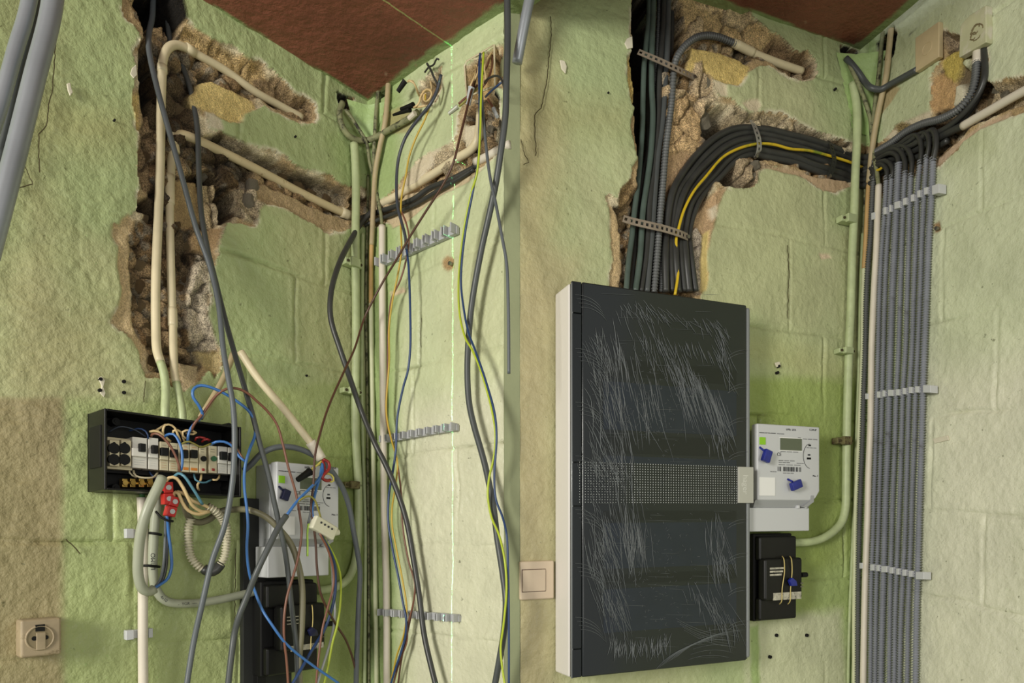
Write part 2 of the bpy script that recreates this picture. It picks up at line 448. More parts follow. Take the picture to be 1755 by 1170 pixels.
A_zones = [([(576,156),(606,168),(606,190),(590,186),(580,176)], .10, DARK, 'hole'),
 ([(237,-30),(310,-30),(318,30),(300,60),(296,30),(262,30),(252,58)], .10, DARK, 'hole'),
 ([(242,85),(255,62),(262,95),(268,150),(262,185),(250,180),(243,130)], .09, DARK, 'hole'),
 ([(225,160),(243,150),(246,190),(242,225),(235,225),(229,190)], .010, YEL, 'plaster'),
 ([(236,230),(262,185),(270,240),(262,330),(240,320)], .030, (124,104,74), 'rock'),
 ([(239,342),(258,340),(268,360),(262,372),(250,358),(240,358)], .12, DARK, 'hole'),
 ([(320,38),(352,58),(402,85),(440,105),(475,135),(462,150),(400,112),(345,85),(318,62)], .034, (158,134,88), 'rock'),
 ([(445,128),(478,130),(505,158),(525,166),(539,180),(540,205),(520,206),(470,180),(440,160)], .030, (120,100,70), 'rock'),
 ([(350,118),(372,122),(382,138),(352,134)], .09, DARK, 'hole'),
 ([(343,138),(360,134),(400,150),(430,166),(440,185),(420,197),(415,208),(395,208),(370,198),(352,188),(334,178),(330,160)], .006, (206,184,120), 'plaster'),
 ([(353,190),(368,193),(380,204),(384,222),(372,222),(360,216)], .0025, (205,196,170), 'smooth'),
 ([(415,246),(440,250),(452,262),(440,268),(422,258)], .0025, (200,188,160), 'smooth'),
 ([(345,235),(380,226),(420,246),(470,270),(520,292),(590,318),(604,330),(604,345),(560,330),(500,300),(440,275),(380,250)], .055, (74,64,46), 'rock'),
 ([(335,290),(370,285),(384,300),(384,312),(350,318),(335,305)], .10, DARK, 'hole'),
 ([(382,308),(412,322),(412,345),(400,372),(385,380),(380,350)], .13, DARK, 'hole'),
 ([(350,306),(380,306),(381,380),(370,392),(352,360)], .022, (150,132,98), 'rock'),
 ([(300,300),(352,300),(352,370),(330,390),(302,378)], .028, (168,144,102), 'plaster'),
 ([(415,318),(440,320),(460,345),(445,360),(440,384),(420,378),(410,350)], .012, (140,126,98), 'rock'),
 ([(445,345),(478,352),(510,370),(530,380),(560,396),(600,388),(600,372),(560,362),(500,330),(455,310),(440,320)], .010, (168,146,110), 'plaster'),
 ([(212,372),(220,364),(226,372),(223,400),(226,440),(226,500),(228,545),(240,580),(244,600),(246,640),(240,600),(218,572),(190,552),(204,530),(211,497),(204,460),(205,420),(196,405),(196,385),(204,388)], .006, (190,168,126), 'plaster'),
 ([(344,430),(372,450),(374,441),(358,467),(361,500),(356,538),(368,578),(378,600),(352,600),(330,580),(322,520),(330,470)], .014, (166,154,132), 'rock'),
 ([(340,600),(380,600),(380,640),(362,638),(350,625)], .012, (184,166,118), 'plaster'),
 ([(316,605),(330,608),(336,622),(326,630),(318,622)], .09, DARK, 'hole'),
 ([(312,620),(345,625),(342,650),(322,665),(314,650)], .008, (176,158,122), 'plaster'),
 ([(330,400),(372,385),(385,390),(376,420),(370,445),(352,430),(335,425)], .016, (156,130,92), 'plaster'),
]
A_paint_shade = [
 ([(27,1200),(27,-30),(70,-30),(90,120),(75,300),(110,400),(80,560),(100,760),(112,1200)], (170, 164, 122), .06, .6),
 ([(60,180),(230,200),(225,240),(140,260),(50,230)], (164, 160, 112), .05, .6),
 ([(40,520),(190,500),(200,640),(100,680),(40,640)], (168, 162, 120), .06, .5),
 ([(-40,680),(111,680),(111,1250),(-40,1250)], (156, 144, 108), .006, .9),
 ([(111,682),(250,690),(700,640),(700,1250),(111,1250)], (168, 180, 124), .012, .92),
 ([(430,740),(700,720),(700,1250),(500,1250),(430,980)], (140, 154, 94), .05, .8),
 ([(470,800),(640,780),(640,1000),(590,1030),(560,990)], (120, 136, 76), .04, .6),  # dark green right of the meter: partly shade put into the colour
 ([(560,230),(640,200),(640,420),(600,420)], (150, 170, 112), .03, .6),
]
A_rows = [AL.uv(115, y)[1] for y in (1122, 926)]; _d = A_rows[1] - A_rows[0]
A_rows = [A_rows[0] + k * _d for k in range(-3, 8)]
vA = lambda y, x=115: AL.uv(x, y)[1]
A_vj = [(vA(1020), [AL.uv(228, 1000)[0], AL.uv(402, 1000)[0]]), (vA(830), [AL.uv(192, 880)[0], AL.uv(330, 880)[0]]),
        (vA(440), [AL.uv(507, 540)[0]]), (AL.uv(507, 550)[1], [AL.uv(507, 550)[0]]), (AL.uv(450, 690)[1], [AL.uv(420, 690)[0]])]
us = axis2([(-0.705, -0.52, .0048), (-0.52, 0.012, .0027), (0.012, .075, .005)], -1.15, 0.075); vs_ = axis2([(-0.215, 0.24, .0045), (0.24, 0.985, .0027)], -1.55, 1.0)
wallA1 = build_wall('wall_left', AL, us, vs_, A_rows, A_vj, A_ch, A_zones, A_paint_shade, [], 11, 'old olive green painted block wall with a tall broken chase, left of the picture', [(180, 183, 138), (168, 181, 132)], lambda U, V: sst(-0.40, -0.30, U) + (1 - sst(-0.40, -0.30, U)) * (1 - sst(0.05, 0.2, V)) * .95)
# --- left bay, right wall
A2_ch = [[(636,152),(652,142),(664,128),(673,132),(670,160),(652,168),(640,164)],[(600,384),(600,322),(650,345),(668,330),(684,312),(700,290),(712,277),(735,259),(753,254),(773,241),(784,226),(786,197),(796,168),(800,166),(797,150),(796,112),(830,88),(846,78),(880,70),(880,150),(848,152),(849,158),(856,200),(880,196),(880,236),(863,250),(840,272),
 (807,296),(776,313),(735,338),(707,350),(690,368),(676,376),(658,380),(640,390)],
 [(717,139),(735,128),(757,116),(757,150),(748,168),(738,182),(719,178)]]
A2_zones = [([(636,152),(652,142),(664,128),(673,132),(670,160),(652,168),(640,164)], .10, DARK, 'hole'),
 ([(700,290),(712,277),(735,259),(755,252),(735,285),(712,312),(680,330)], .004, (206,194,168), 'smooth'),
 ([(790,210),(806,205),(816,215),(812,240),(795,252),(788,248)], .012, (208,198,172), 'smooth'),
 ([(849,158),(856,165),(852,205),(842,230),(832,205),(840,170)], .13, DARK, 'hole'),
 ([(738,262),(775,250),(785,262),(752,292),(738,285)], .020, (134,120,92), 'rock'),
 ([(838,205),(880,200),(880,235),(850,240),(836,235)], .024, (130,122,100), 'rock'),
 ([(690,330),(735,318),(800,300),(830,285),(800,312),(760,330),(735,345),(710,368),(690,384),(672,390),(660,376),(676,350)], .006, (196,178,146), 'smooth'),
 ([(758,446),(766,438),(776,441),(778,460),(766,466),(758,460)], .003, (168,140,98), 'plaster'),
 ([(666,500),(690,492),(696,500),(670,508)], .003, (206,186,158), 'smooth'),
 ([(655,195),(700,180),(705,225),(660,230)], .0025, (168,158,112), 'stain'),
 ([(798,115),(830,92),(848,80),(848,148),(800,164)], .035, (178,152,104), 'plaster'),
 ([(833,92),(848,84),(848,148),(835,145)], .06, (120,92,60), 'rock'),
 ([(722,140),(755,120),(755,150),(738,176),(722,172)], .05, (150,130,90), 'plaster'),
]
A2_paint = [
 ([(590,160),(690,120),(680,420),(680,1250),(590,1250)], (154, 176, 116), .03, .85),
 ([(700,700),(900,640),(900,1250),(700,1250)], (212, 210, 186), .06, .8),
 ([(760,420),(880,380),(880,620),(760,640)], (200, 202, 164), .05, .6),
]
A2_rows = [AR.uv(860, y)[1] for y in (1103, 934, 759, 590, 412)]
r2 = A2_rows
A2_vj = [((r2[3]+r2[4])/2, [AR.uv(718, 500)[0]]), ((r2[2]+r2[3])/2, [AR.uv(707, 690)[0]]), ((r2[1]+r2[2])/2, [AR.uv(783, 800)[0]]), ((r2[0]+r2[1])/2, [AR.uv(706, 1000)[0]])]
_e = AR.uv(864, 930)[0]
us = axis2([(-0.075, 0, .005), (0, _e, .0027)], -0.075, _e); vs_ = axis2([(-0.215, 0.56, .0042), (0.56, 1.045, .0027)], -1.55, 1.06)
wallA2 = build_wall('wall_centre_left', AR, us, vs_, A2_rows, A2_vj, A2_ch, A2_zones, A2_paint, [], 23, 'pale green painted block wall on the right side of the left corner', [(197, 204, 166), (189, 199, 157)])
# --- right bay, left wall
B_ch = [[(1080,-30),(1085,28),(1081,44),(1081,79),(1085,85),(1076,103),(1074,123),(1079,146),(1079,169),(1086,185),(1081,205),(1081,226),(1088,251),(1093,269),(1084,285),(1084,305),(1075,312),(1068,320),(1059,341),(1049,333),(1039,333),
 (1042,351),(1051,369),(1048,413),(1054,444),(1045,477),(1050,530),(1080,560),(1180,560),(1203,530),(1203,502),(1213,495),(1216,474),(1211,454),(1213,438),(1211,413),(1221,385),(1230,359),(1226,333),(1236,323),(1249,319),(1280,323),(1300,313),
 (1298,292),(1315,283),(1330,284),(1353,290),(1380,300),(1400,318),(1412,326),(1436,328),(1456,318),(1500,325),(1500,250),(1460,244),(1443,236),(1423,233),(1389,220),(1361,205),(1343,192),(1320,190),(1306,190),(1290,194),(1280,197),(1265,177),(1252,168),(1234,167),
 (1226,154),(1221,133),(1234,137),(1247,143),(1267,145),(1280,128),(1300,110),(1320,113),(1335,120),(1353,131),(1374,137),(1394,135),(1401,126),(1398,103),(1384,87),(1366,85),(1351,72),(1330,54),(1320,52),(1302,36),(1288,25),(1276,-30)],[(1440,78),(1470,88),(1466,112),(1452,116),(1443,106)]]
B_zones = [([(1440,78),(1470,88),(1466,112),(1452,116),(1443,106)], .10, DARK, 'hole'),
 ([(1128,-30),(1165,-30),(1185,60),(1170,72),(1160,90),(1150,110),(1085,110),(1090,-30)], .11, DARK, 'hole'),
 ([(1082,110),(1140,110),(1146,250),(1130,310),(1098,310),(1098,250),(1090,180)], .07, DARK, 'hole'),
 ([(1074,105),(1087,85),(1090,130),(1094,170),(1088,180),(1079,160)], .010, (196,172,104), 'plaster'),
 ([(1170,-30),(1276,-30),(1290,28),(1330,56),(1352,74),(1366,88),(1330,80),(1270,62),(1190,58)], .028, (168,144,100), 'rock'),
 ([(1330,56),(1366,86),(1384,88),(1400,106),(1398,130),(1374,134),(1340,115),(1310,90)], .030, (104,84,58), 'rock'),
 ([(1186,74),(1200,78),(1235,85),(1262,95),(1290,112),(1280,128),(1268,143),(1247,143),(1230,136),(1215,120),(1200,105),(1190,120),(1178,118),(1184,95)], .006, (200,176,108), 'plaster'),
 ([(1193,105),(1206,100),(1212,120),(1222,140),(1226,165),(1234,170),(1205,175),(1190,150),(1190,125)], .012, (160,140,108), 'rock'),
 ([(1222,134),(1246,143),(1248,164),(1236,163),(1226,150)], .0025, (205,192,164), 'smooth'),
 ([(1283,170),(1300,168),(1306,180),(1298,192),(1284,190),(1272,176)], .0025, (205,192,164), 'smooth'),
 ([(1215,182),(1250,182),(1264,198),(1262,222),(1225,232),(1212,205)], .15, DARK, 'hole'),
 ([(1258,178),(1290,196),(1315,190),(1345,196),(1362,208),(1350,222),(1300,215),(1265,205)], .020, (140,126,98), 'rock'),
 ([(1362,206),(1390,221),(1425,235),(1460,244),(1460,252),(1400,240),(1370,228)], .040, (84,70,48), 'rock'),
 ([(1250,262),(1286,268),(1296,290),(1300,310),(1280,321),(1250,318),(1232,300)], .11, DARK, 'hole'),
 ([(1262,268),(1300,268),(1330,284),(1300,292),(1300,312),(1286,318),(1268,295)], .010, (146,128,100), 'rock'),
 ([(1300,284),(1350,284),(1400,298),(1456,306),(1460,318),(1436,328),(1412,326),(1380,303)], .006, (180,156,126), 'smooth'),
 ([(1236,322),(1250,318),(1232,350),(1226,385),(1210,440),(1206,505),(1190,505),(1178,420),(1192,370),(1215,340)], .014, (176,148,112), 'plaster'),
 ([(1184,395),(1198,385),(1206,400),(1204,440),(1202,505),(1195,505),(1188,450)], .012, (150,138,122), 'rock'),
 ([(1206,400),(1218,392),(1213,440),(1216,474),(1213,496),(1203,503),(1202,450)], .005, (204,184,122), 'smooth'),
 ([(1219,355),(1230,350),(1230,370),(1222,378)], .0025, (206,194,168), 'smooth'),
 ([(1043,345),(1054,352),(1066,380),(1070,420),(1069,500),(1043,505),(1052,444),(1047,400)], .006, (188,164,122), 'plaster'),
 ([(1060,330),(1084,300),(1092,318),(1080,360),(1068,365)], .020, (120,98,62), 'rock'),
 ([(1144,140),(1190,150),(1215,180),(1212,230),(1200,258),(1150,275),(1140,240)], .020, (168,140,98), 'rock'),
 ([(1142,260),(1185,250),(1200,262),(1165,310),(1146,330)], .018, (170,142,106), 'plaster'),
 ([(1404,434),(1420,435),(1425,442),(1408,444)], .002, (206,188,160), 'smooth'),
]
B_paint = [
 ([(860,-30),(940,-30),(960,300),(940,700),(950,1200),(860,1200)], (182, 170, 130), .06, .75),
 ([(880,150),(1080,180),(1075,230),(960,240),(880,190)], (166, 162, 118), .05, .55),
 ([(890,480),(1000,430),(960,640),(950,1250),(860,1250)], (178, 168, 130), .05, .6),
 ([(1270,560),(1520,640),(1520,700),(1270,620)], (176, 178, 126), .04, .6),
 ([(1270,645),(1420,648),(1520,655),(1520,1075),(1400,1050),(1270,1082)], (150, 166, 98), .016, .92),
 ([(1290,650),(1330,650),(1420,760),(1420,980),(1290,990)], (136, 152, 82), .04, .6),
 ([(1395,990),(1520,900),(1520,1250),(1400,1250)], (168, 186, 126), .03, .6),
 ([(1280,1065),(1440,1045),(1460,1250),(1280,1250)], (202, 204, 172), .02, .85),
 ([(1285,1075),(1300,1070),(1305,1250),(1290,1250)], (152, 174, 112), .006, .9),
]
B_rows = [BL.uv(1315, y)[1] for y in (402, 562, 708)] ; B_rows += [BL.uv(1400, 858)[1], BL.uv(1420, 992)[1]]
B_rows = sorted(B_rows); _s = (B_rows[-1] - B_rows[0]) / 4
B_rows = [B_rows[0] - _s * k for k in (2, 1)] + B_rows + [B_rows[-1] + _s * k for k in (1, 2, 3, 4)]
B_vj = [(BL.uv(1353, 480)[1], [BL.uv(1353, 480)[0]]), (BL.uv(1446, 930)[1], [BL.uv(1446, 930)[0]]), (BL.uv(1380, 640)[1], [BL.uv(1412, 640)[0]])]
_b = BL.uv(891, 930)[0]
us = axis2([(_b, -0.62, .0048), (-0.62, 0.02, .0028), (0.02, 0.10, .006)], _b, 0.10); vs_ = axis2([(-0.245, 0.50, .0045), (0.50, 1.15, .0028)], -1.55, 1.19)
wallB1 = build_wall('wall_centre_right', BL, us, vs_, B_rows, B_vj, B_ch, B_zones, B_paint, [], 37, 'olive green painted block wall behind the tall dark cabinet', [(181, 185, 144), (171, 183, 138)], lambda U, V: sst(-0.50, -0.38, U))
# --- right bay, right wall
B2_ch = [[(1504,74),(1520,56),(1532,48),(1538,60),(1530,96),(1510,104)],[(1440,345),(1440,262),(1500,246),(1510,242),(1533,220),(1551,208),(1570,206),(1587,197),(1594,190),(1594,131),(1607,108),(1611,90),(1611,60),(1614,49),(1626,55),(1643,59),(1660,70),(1689,78),(1694,103),(1692,120),(1690,138),(1710,140),(1728,136),(1790,120),(1790,180),(1728,200),(1705,208),(1680,220),(1660,234),(1640,256),(1622,270),(1610,285),
 (1600,282),(1585,300),(1560,305),(1530,325),(1500,345)]]
B2_zones = [([(1504,74),(1520,56),(1532,48),(1538,60),(1530,96),(1510,104)], .10, DARK, 'hole'),
 ([(1515,238),(1533,219),(1551,207),(1575,196),(1594,189),(1590,205),(1555,222),(1530,238)], .004, (206,194,168), 'smooth'),
 ([(1533,215),(1545,208),(1560,215),(1545,228),(1530,235)], .018, (130,112,72), 'rock'),
 ([(1595,132),(1612,120),(1632,128),(1630,188),(1614,186),(1600,192),(1594,188)], .012, (184,150,104), 'plaster'),
 ([(1609,105),(1626,88),(1640,84),(1645,96),(1640,115),(1630,140),(1612,125)], .008, (184,164,84), 'plaster'),
 ([(1612,50),(1645,60),(1643,80),(1615,85)], .035, (132,116,92), 'rock'),
 ([(1630,140),(1642,110),(1668,100),(1664,150),(1650,180),(1632,186),(1630,170)], .022, (112,98,76), 'plaster'),
 ([(1634,146),(1645,141),(1652,150),(1652,168),(1640,180),(1631,184)], .003, (206,200,176), 'smooth'),
 ([(1644,110),(1650,98),(1658,97),(1657,108),(1652,116)], .003, (196,198,164), 'smooth'),
 ([(1678,130),(1690,140),(1692,160),(1680,176),(1668,180),(1672,150)], .12, DARK, 'hole'),
 ([(1692,142),(1728,140),(1790,125),(1790,165),(1700,195),(1680,190)], .022, (148,132,104), 'rock'),
 ([(1598,290),(1625,268),(1650,240),(1680,220),(1728,202),(1728,190),(1690,205),(1650,232),(1612,262),(1600,275)], .006, (192,168,142), 'smooth'),
 ([(1495,150),(1530,140),(1545,150),(1520,185),(1510,200),(1500,180)], .002, (168,146,108), 'stain'),
 ([(1600,384),(1609,380),(1612,395),(1602,400)], .003, (160,130,92), 'plaster'),
 ([(1560,60),(1590,30),(1570,52)], .003, DARK, 'stain'),
]
B2_paint = [
 ([(1470,60),(1512,60),(1505,250),(1490,420),(1480,1250),(1440,1250),(1450,300)], (160, 184, 122), .02, .85),
 ([(1590,640),(1800,600),(1800,1250),(1560,1250)], (220, 219, 198), .08, .85),
 ([(1500,60),(1640,0),(1700,260),(1520,300)], (176, 184, 142), .04, .6),
]
B2_rows = [BR.uv(1728, y)[1] for y in (1049, 883, 700, 523, 345)]
r3 = B2_rows
B2_vj = [((r3[3]+r3[4])/2, [BR.uv(1615, 470)[0]]), ((r3[2]+r3[3])/2, [BR.uv(1707, 640)[0]]), ((r3[1]+r3[2])/2, [BR.uv(1596, 790)[0]]), ((r3[0]+r3[1])/2, [BR.uv(1683, 960)[0]]), (BR.uv(1684, 270)[1], [BR.uv(1684, 280)[0]])]
us = axis2([(-0.08, -0.005, .006), (-0.005, 0.44, .0028)], -0.08, 0.95); vs_ = axis2([(-0.245, 0.66, .0042), (0.66, 1.17, .0027)], -1.55, 1.19)
wallB2 = build_wall('wall_right', BR, us, vs_, B2_rows, B2_vj, B2_ch, B2_zones, B2_paint, [], 51, 'pale green painted block wall at the right with joints showing', [(203, 209, 178), (195, 204, 168)])

# pier end between the two corners, ceilings, floor
m_pier = mat('pier_plaster', (140, 146, 112), 0.8, var=.08, scale=8, bump=.001, bscale=60)
mb = MB()
a = AR.world(_e, -1.55, 0); b = BL.world(_b, -1.55, 0); up = Vector((0, 0, 2.62))
k1 = AR.world(_e, 0, -0.16); k2 = BL.world(_b, 0, -0.16)
pp = [a, Vector((a.x + .0, a.y, a.z)), b]
q = [Vector((a.x, a.y, 0)), Vector((b.x, b.y, 0)), Vector((b.x + 0.02, b.y + 0.12, 0)), Vector((a.x - 0.02, a.y + 0.14, 0))]
mb.add(q + [p + Vector((0, 0, 2.9)) for p in q], [(0, 3, 2, 1), (4, 5, 6, 7), (0, 1, 5, 4), (1, 2, 6, 5), (2, 3, 7, 6), (3, 0, 4, 7)])
tag(mb.build('trim_pier_end', m_pier), 'narrow plain plastered pier end between the two corners', None, None, 'structure')

def ceiling(name, Wl, Wr, v, seed, label, gl, gr, brown=(138, 86, 70)):
    root_p = Wl.world(0, v)
    us = np.concatenate([np.arange(-0.02, 0.75, 0.006), np.arange(0.76, 1.7, .08)]); X, Y = np.meshgrid(us, us)
    # X distance along left wall (towards viewer), Y along right wall
    P = (np.array(root_p) + np.array(-Wl.r) * X[..., None] + np.array(Wr.r) * Y[..., None])
    z = fbm(X, Y, 6, seed, 3) * 0.008 + fbm(X, Y, 60, seed + 1, 2) * 0.0015
    P[..., 2] += z
    P -= np.array(root_p)
    col = np.ones(X.shape + (3,)) * s2l(brown)
    col = blur_col(col, (120, 74, 60), sst(-.1, .2, fbm(X, Y, 7, seed + 2, 4)))
    w1 = 1 - sst(0, 0.004, Y - gl(X) - fbm(X, Y, 18, seed + 3, 4) * 0.014)
    w2 = 1 - sst(0, 0.004, X - gr(Y) - fbm(X, Y, 18, seed + 4, 4) * 0.022)
    col = blur_col(col, (140, 156, 108), np.maximum(w1, w2))
    speck = vn(X, Y, 90, seed + 5) > 0.985
    col = blur_col(col, (190, 160, 140), speck * 0.6)
    nv, nu = X.shape; idx = np.arange(nv * nu).reshape(nv, nu)
    q = np.stack([idx[:-1, :-1], idx[1:, :-1], idx[1:, 1:], idx[:-1, 1:]], -1).reshape(-1, 4)
    me = bpy.data.meshes.new(name); me.from_pydata(P.reshape(-1, 3).tolist(), [], q.tolist())
    me.polygons.foreach_set('use_smooth', np.ones(len(q), bool))
    ca = me.color_attributes.new('Tone', 'FLOAT_COLOR', 'POINT')
    ca.data.foreach_set('color', np.concatenate([col.reshape(-1, 3), np.ones((nu * nv, 1))], 1).astype(np.float32).reshape(-1))
    ra = me.attributes.new('Raw', 'FLOAT', 'POINT'); ra.data.foreach_set('value', np.full(nu * nv, 0.08, np.float32))
    me.materials.append(M_WALL); o = bpy.data.objects.new(name, me); COL.objects.link(o); o.location = root_p
    tag(o, label, None, None, 'structure')
ceiling('ceiling_left', AL, AR, 0.985, 5, 'dark red brown ceiling over the left corner', lambda X: 0.002, lambda Y: 0.005 + 0.012 * sst(0.03, 0.15, Y))
ceiling('ceiling_right', BL, BR, 1.155, 8, 'dark red brown ceiling over the right corner', lambda X: 0.002, lambda Y: 0.002)
mb = MB(); mb.add([(-2.2, -2.6, 0), (2.6, -2.6, 0), (2.6, 2.2, 0), (-2.2, 2.2, 0)], [(0, 1, 2, 3)])
tag(mb.build('floor', mat('concrete_floor', (120, 116, 104), .9, var=.12, scale=5)), 'grey concrete floor', None, None, 'structure')

# corner fillets, painted plaster wedges
def fillet(W1, W2, v0, v1, wtop, wbot, colr, name, seed):
    n = 26; vs = []; fs = []; k = 7
    for i in range(n + 1):
        t = i / n; v = v1 + (v0 - v1) * t; w = wtop * (1 - t) + wbot * t
        w *= 1 + 0.15 * (mnoise.noise(Vector((v * 20, seed, 0))))
        A = W1.world(-w, v, 0.0); B = W2.world(w, v, 0.0); Cn = W1.world(0, v, 0)
        for j in range(k + 1):
            s = j / k; p = A.lerp(B, s); p = p + (Cn - p) * (0.35 * math.sin(math.pi * s)) + Vector((0, -1, 0)) * 0.004 * mnoise.noise(Vector((s * 6, v * 30, seed)))
            vs.append(p)
    for i in range(n):
        for j in range(k):
            a = i * (k + 1) + j; fs.append((a, a + 1, a + k + 2, a + k + 1))
    mb = MB(); mb.add(vs, fs)
    return tag(mb.build(name, colr, smooth=True), 'bright green painted plaster fillet filling the top of the corner', None, None, 'structure')
m_brightgreen = mat('bright_green_paint', (164, 190, 124), .5, var=.10, scale=30, bump=.003, bscale=70, dirt=(60, 66, 34), dirt_amt=.36, dirt_scale=60)
fillet(AL, AR, AL.uv(632, 262)[1], 0.962, 0.062, 0.004, m_brightgreen, 'trim_corner_left', 1.0)
fillet(BL, BR, BL.uv(1484, 232)[1], 1.130, 0.052, 0.004, m_brightgreen, 'trim_corner_right', 2.0)

# stones and rubble lodged in the broken masonry: three shapes shared between all pieces
def stone_mesh(seed, m):
    bm = bmesh.new(); bmesh.ops.create_icosphere(bm, subdivisions=2, radius=1)
    for v in bm.verts:
        d = 1 + 0.45 * mnoise.noise(v.co * 1.3 + Vector((seed, 0, 0))) + 0.16 * mnoise.noise(v.co * 3.5 + Vector((0, seed, 0)))
        v.co = v.co * d
        v.co.x = max(min(v.co.x, .8), -.8); v.co.z = max(min(v.co.z, .85), -.85)
    me = bpy.data.meshes.new('stone'); bm.to_mesh(me); bm.free(); me.materials.append(m)
    return me
stone_mats = [mat('stone_tan', (188, 164, 122), .95, var=.3, scale=50, bump=.01, bscale=120, dirt=(60, 50, 34), dirt_amt=.42, dirt_scale=45),
              mat('stone_grey', (182, 172, 150), .95, var=.3, scale=50, bump=.01, bscale=120, dirt=(56, 50, 38), dirt_amt=.45, dirt_scale=60),
              mat('stone_brown', (158, 130, 90), .95, var=.3, scale=50, bump=.01, bscale=120, dirt=(44, 36, 26), dirt_amt=.45, dirt_scale=45)]
stone_meshes = [stone_mesh(s, stone_mats[s % 3]) for s in range(9)]
def stones(root, W, lst):
    for (x, y, r, off, k) in lst:
        p = W.p(x, y, off); s = r * (p.y) / F
        o = bpy.data.objects.new('stone', stone_meshes[k % 9]); COL.objects.link(o)
        o.location = p - root.location; o.parent = root
        o.scale = (s, s * 0.75, s * R.uniform(.75, 1.15)); o.rotation_euler = (R.uniform(-.5, .5), R.uniform(-.6, .6), R.uniform(0, 6))
A_st = [(305,190,16,-.045,0),(300,215,12,-.04,2),(316,205,10,-.045,6),(322,180,13,-.05,3),(300,165,14,-.05,2),(335,270,16,-.05,0),(362,282,13,-.05,3),(322,292,12,-.05,5),(345,300,12,-.05,1),
 (236,390,14,-.035,0),(245,375,10,-.04,3),(252,398,15,-.04,5),(232,430,12,-.035,2),(238,455,13,-.035,6),(262,430,16,-.042,3),(282,425,12,-.04,0),(236,490,14,-.035,8),(256,505,16,-.04,1),(283,480,15,-.042,5),(304,455,12,-.04,2),
 (240,525,14,-.035,0),(262,540,14,-.04,2),(284,515,16,-.042,1),(306,500,14,-.04,8),(250,560,12,-.035,3),(256,585,13,-.03,6),(283,562,14,-.04,4),(284,592,12,-.04,0),(306,545,12,-.04,5),(312,575,13,-.035,0),(262,618,13,-.03,2),(284,630,11,-.035,8),
 (425,345,20,-.02,1),(432,322,16,-.02,4),(445,300,12,-.045,8),(455,330,14,-.03,0),(480,300,13,-.05,2),(510,320,13,-.05,5),(530,332,12,-.05,8),(556,345,14,-.05,2),(585,350,12,-.05,6),(470,285,12,-.045,3),(540,312,12,-.045,1),(575,325,11,-.04,4),
 (366,100,10,-.045,1),(335,110,10,-.05,3),(460,150,9,-.035,2),(478,165,8,-.035,6),(500,182,8,-.03,5),(395,240,9,-.04,8),(415,262,10,-.045,2),(252,110,9,-.06,2),(248,270,13,-.035,2),(252,300,13,-.035,5),(326,150,12,-.05,2),
 (340,405,12,-.03,0),(322,420,13,-.035,6),(326,450,12,-.035,3),(322,480,12,-.035,8),(325,600,9,-.035,4),(300,390,13,-.035,5)]
stones(wallA1, AL, A_st)
stones(wallA2, AR, [(752,268,9,-.02,1),(742,276,7,-.02,4),(768,262,7,-.02,3),(842,222,8,-.03,1),(862,215,9,-.03,4),(735,300,6,-.03,2),(710,318,6,-.03,5),(690,332,6,-.03,8)])
stones(wallB1, BL, [(1204,209,16,-.035,1),(1176,176,19,-.04,0),(1165,155,12,-.045,2),(1208,150,17,-.02,4),(1191,231,12,-.035,3),(1173,205,12,-.04,6),(1176,250,17,-.035,0),(1155,222,12,-.04,1),(1160,195,11,-.045,2),
 (1270,200,11,-.03,4),(1290,206,9,-.03,1),(1312,205,9,-.035,8),(1335,212,9,-.035,1),(1372,222,9,-.04,2),(1400,232,9,-.045,5),(1425,240,8,-.045,8),(1445,245,8,-.045,2),(1291,286,14,-.012,1),(1290,304,9,-.014,4),
 (1198,180,9,-.04,3),(1140,262,9,-.045,0),(1160,285,11,-.035,3),(1170,300,9,-.035,6),(1345,95,12,-.035,2),(1365,110,11,-.035,5),(1384,112,9,-.035,8),(1330,78,10,-.035,0),(1075,345,8,-.02,2),(1088,330,8,-.03,5)])
stones(wallB2, BR, [(1540,216,7,-.012,0),(1548,212,5,-.012,3),(1536,226,6,-.02,6),(1560,206,6,-.02,4),(1580,203,6,-.02,1),(1600,196,6,-.02,0),(1618,194,6,-.02,3),(1622,66,7,-.03,1),(1634,70,6,-.03,4),(1708,156,8,-.02,1),(1722,162,8,-.02,4),(1698,176,7,-.02,0)])

# cracks and drill holes
m_crack = mat('crack_dark', (70, 62, 36), .9)
def crack(root, W, pts, r=0.0009, name='crack'):
    mb = MB(); P = []
    for (a, b) in zip(pts, pts[1:]):
        k = max(2, int(math.hypot(b[0]-a[0], b[1]-a[1]) / 5))
        for i in range(k):
            t = i / k; P.append(W.p(a[0]+(b[0]-a[0])*t + R.uniform(-.8, .8), a[1]+(b[1]-a[1])*t + R.uniform(-.5, .5), 0.0035))
    mb.tube(P, r, 4, flat=1.0); mb.build(name, m_crack, root)
crack(wallA1, AL, [(95,66),(94,95),(92,125),(90,155),(84,175),(80,215),(67,230),(66,262),(69,300)])
crack(wallA1, AL, [(48,262),(42,282),(52,305),(56,315),(32,322),(28,336)], .0007)
crack(wallA1, AL, [(36,280),(44,300)], .0006)
crack(wallA1, AL, [(249,652),(247,672),(246,695)], .0007)
crack(wallA1, AL, [(113,924),(130,940),(142,953)], .0008)
crack(wallA1, AL, [(404,940),(403,1015),(402,1085)], .0007)
crack(wallB1, BL, [(944,28),(945,60),(941,95),(939,125),(933,160),(928,185),(916,197),(917,230),(919,272)])
crack(wallB1, BL, [(893,238),(898,262),(906,278),(892,284)], .0007)
crack(wallB1, BL, [(1350,420),(1352,470),(1350,550)], .0008)
crack(wallA2, AR, [(722,545),(720,590),(722,600)], .0005)
m_hole = mat('hole_dark', (16, 15, 12), 1.0)
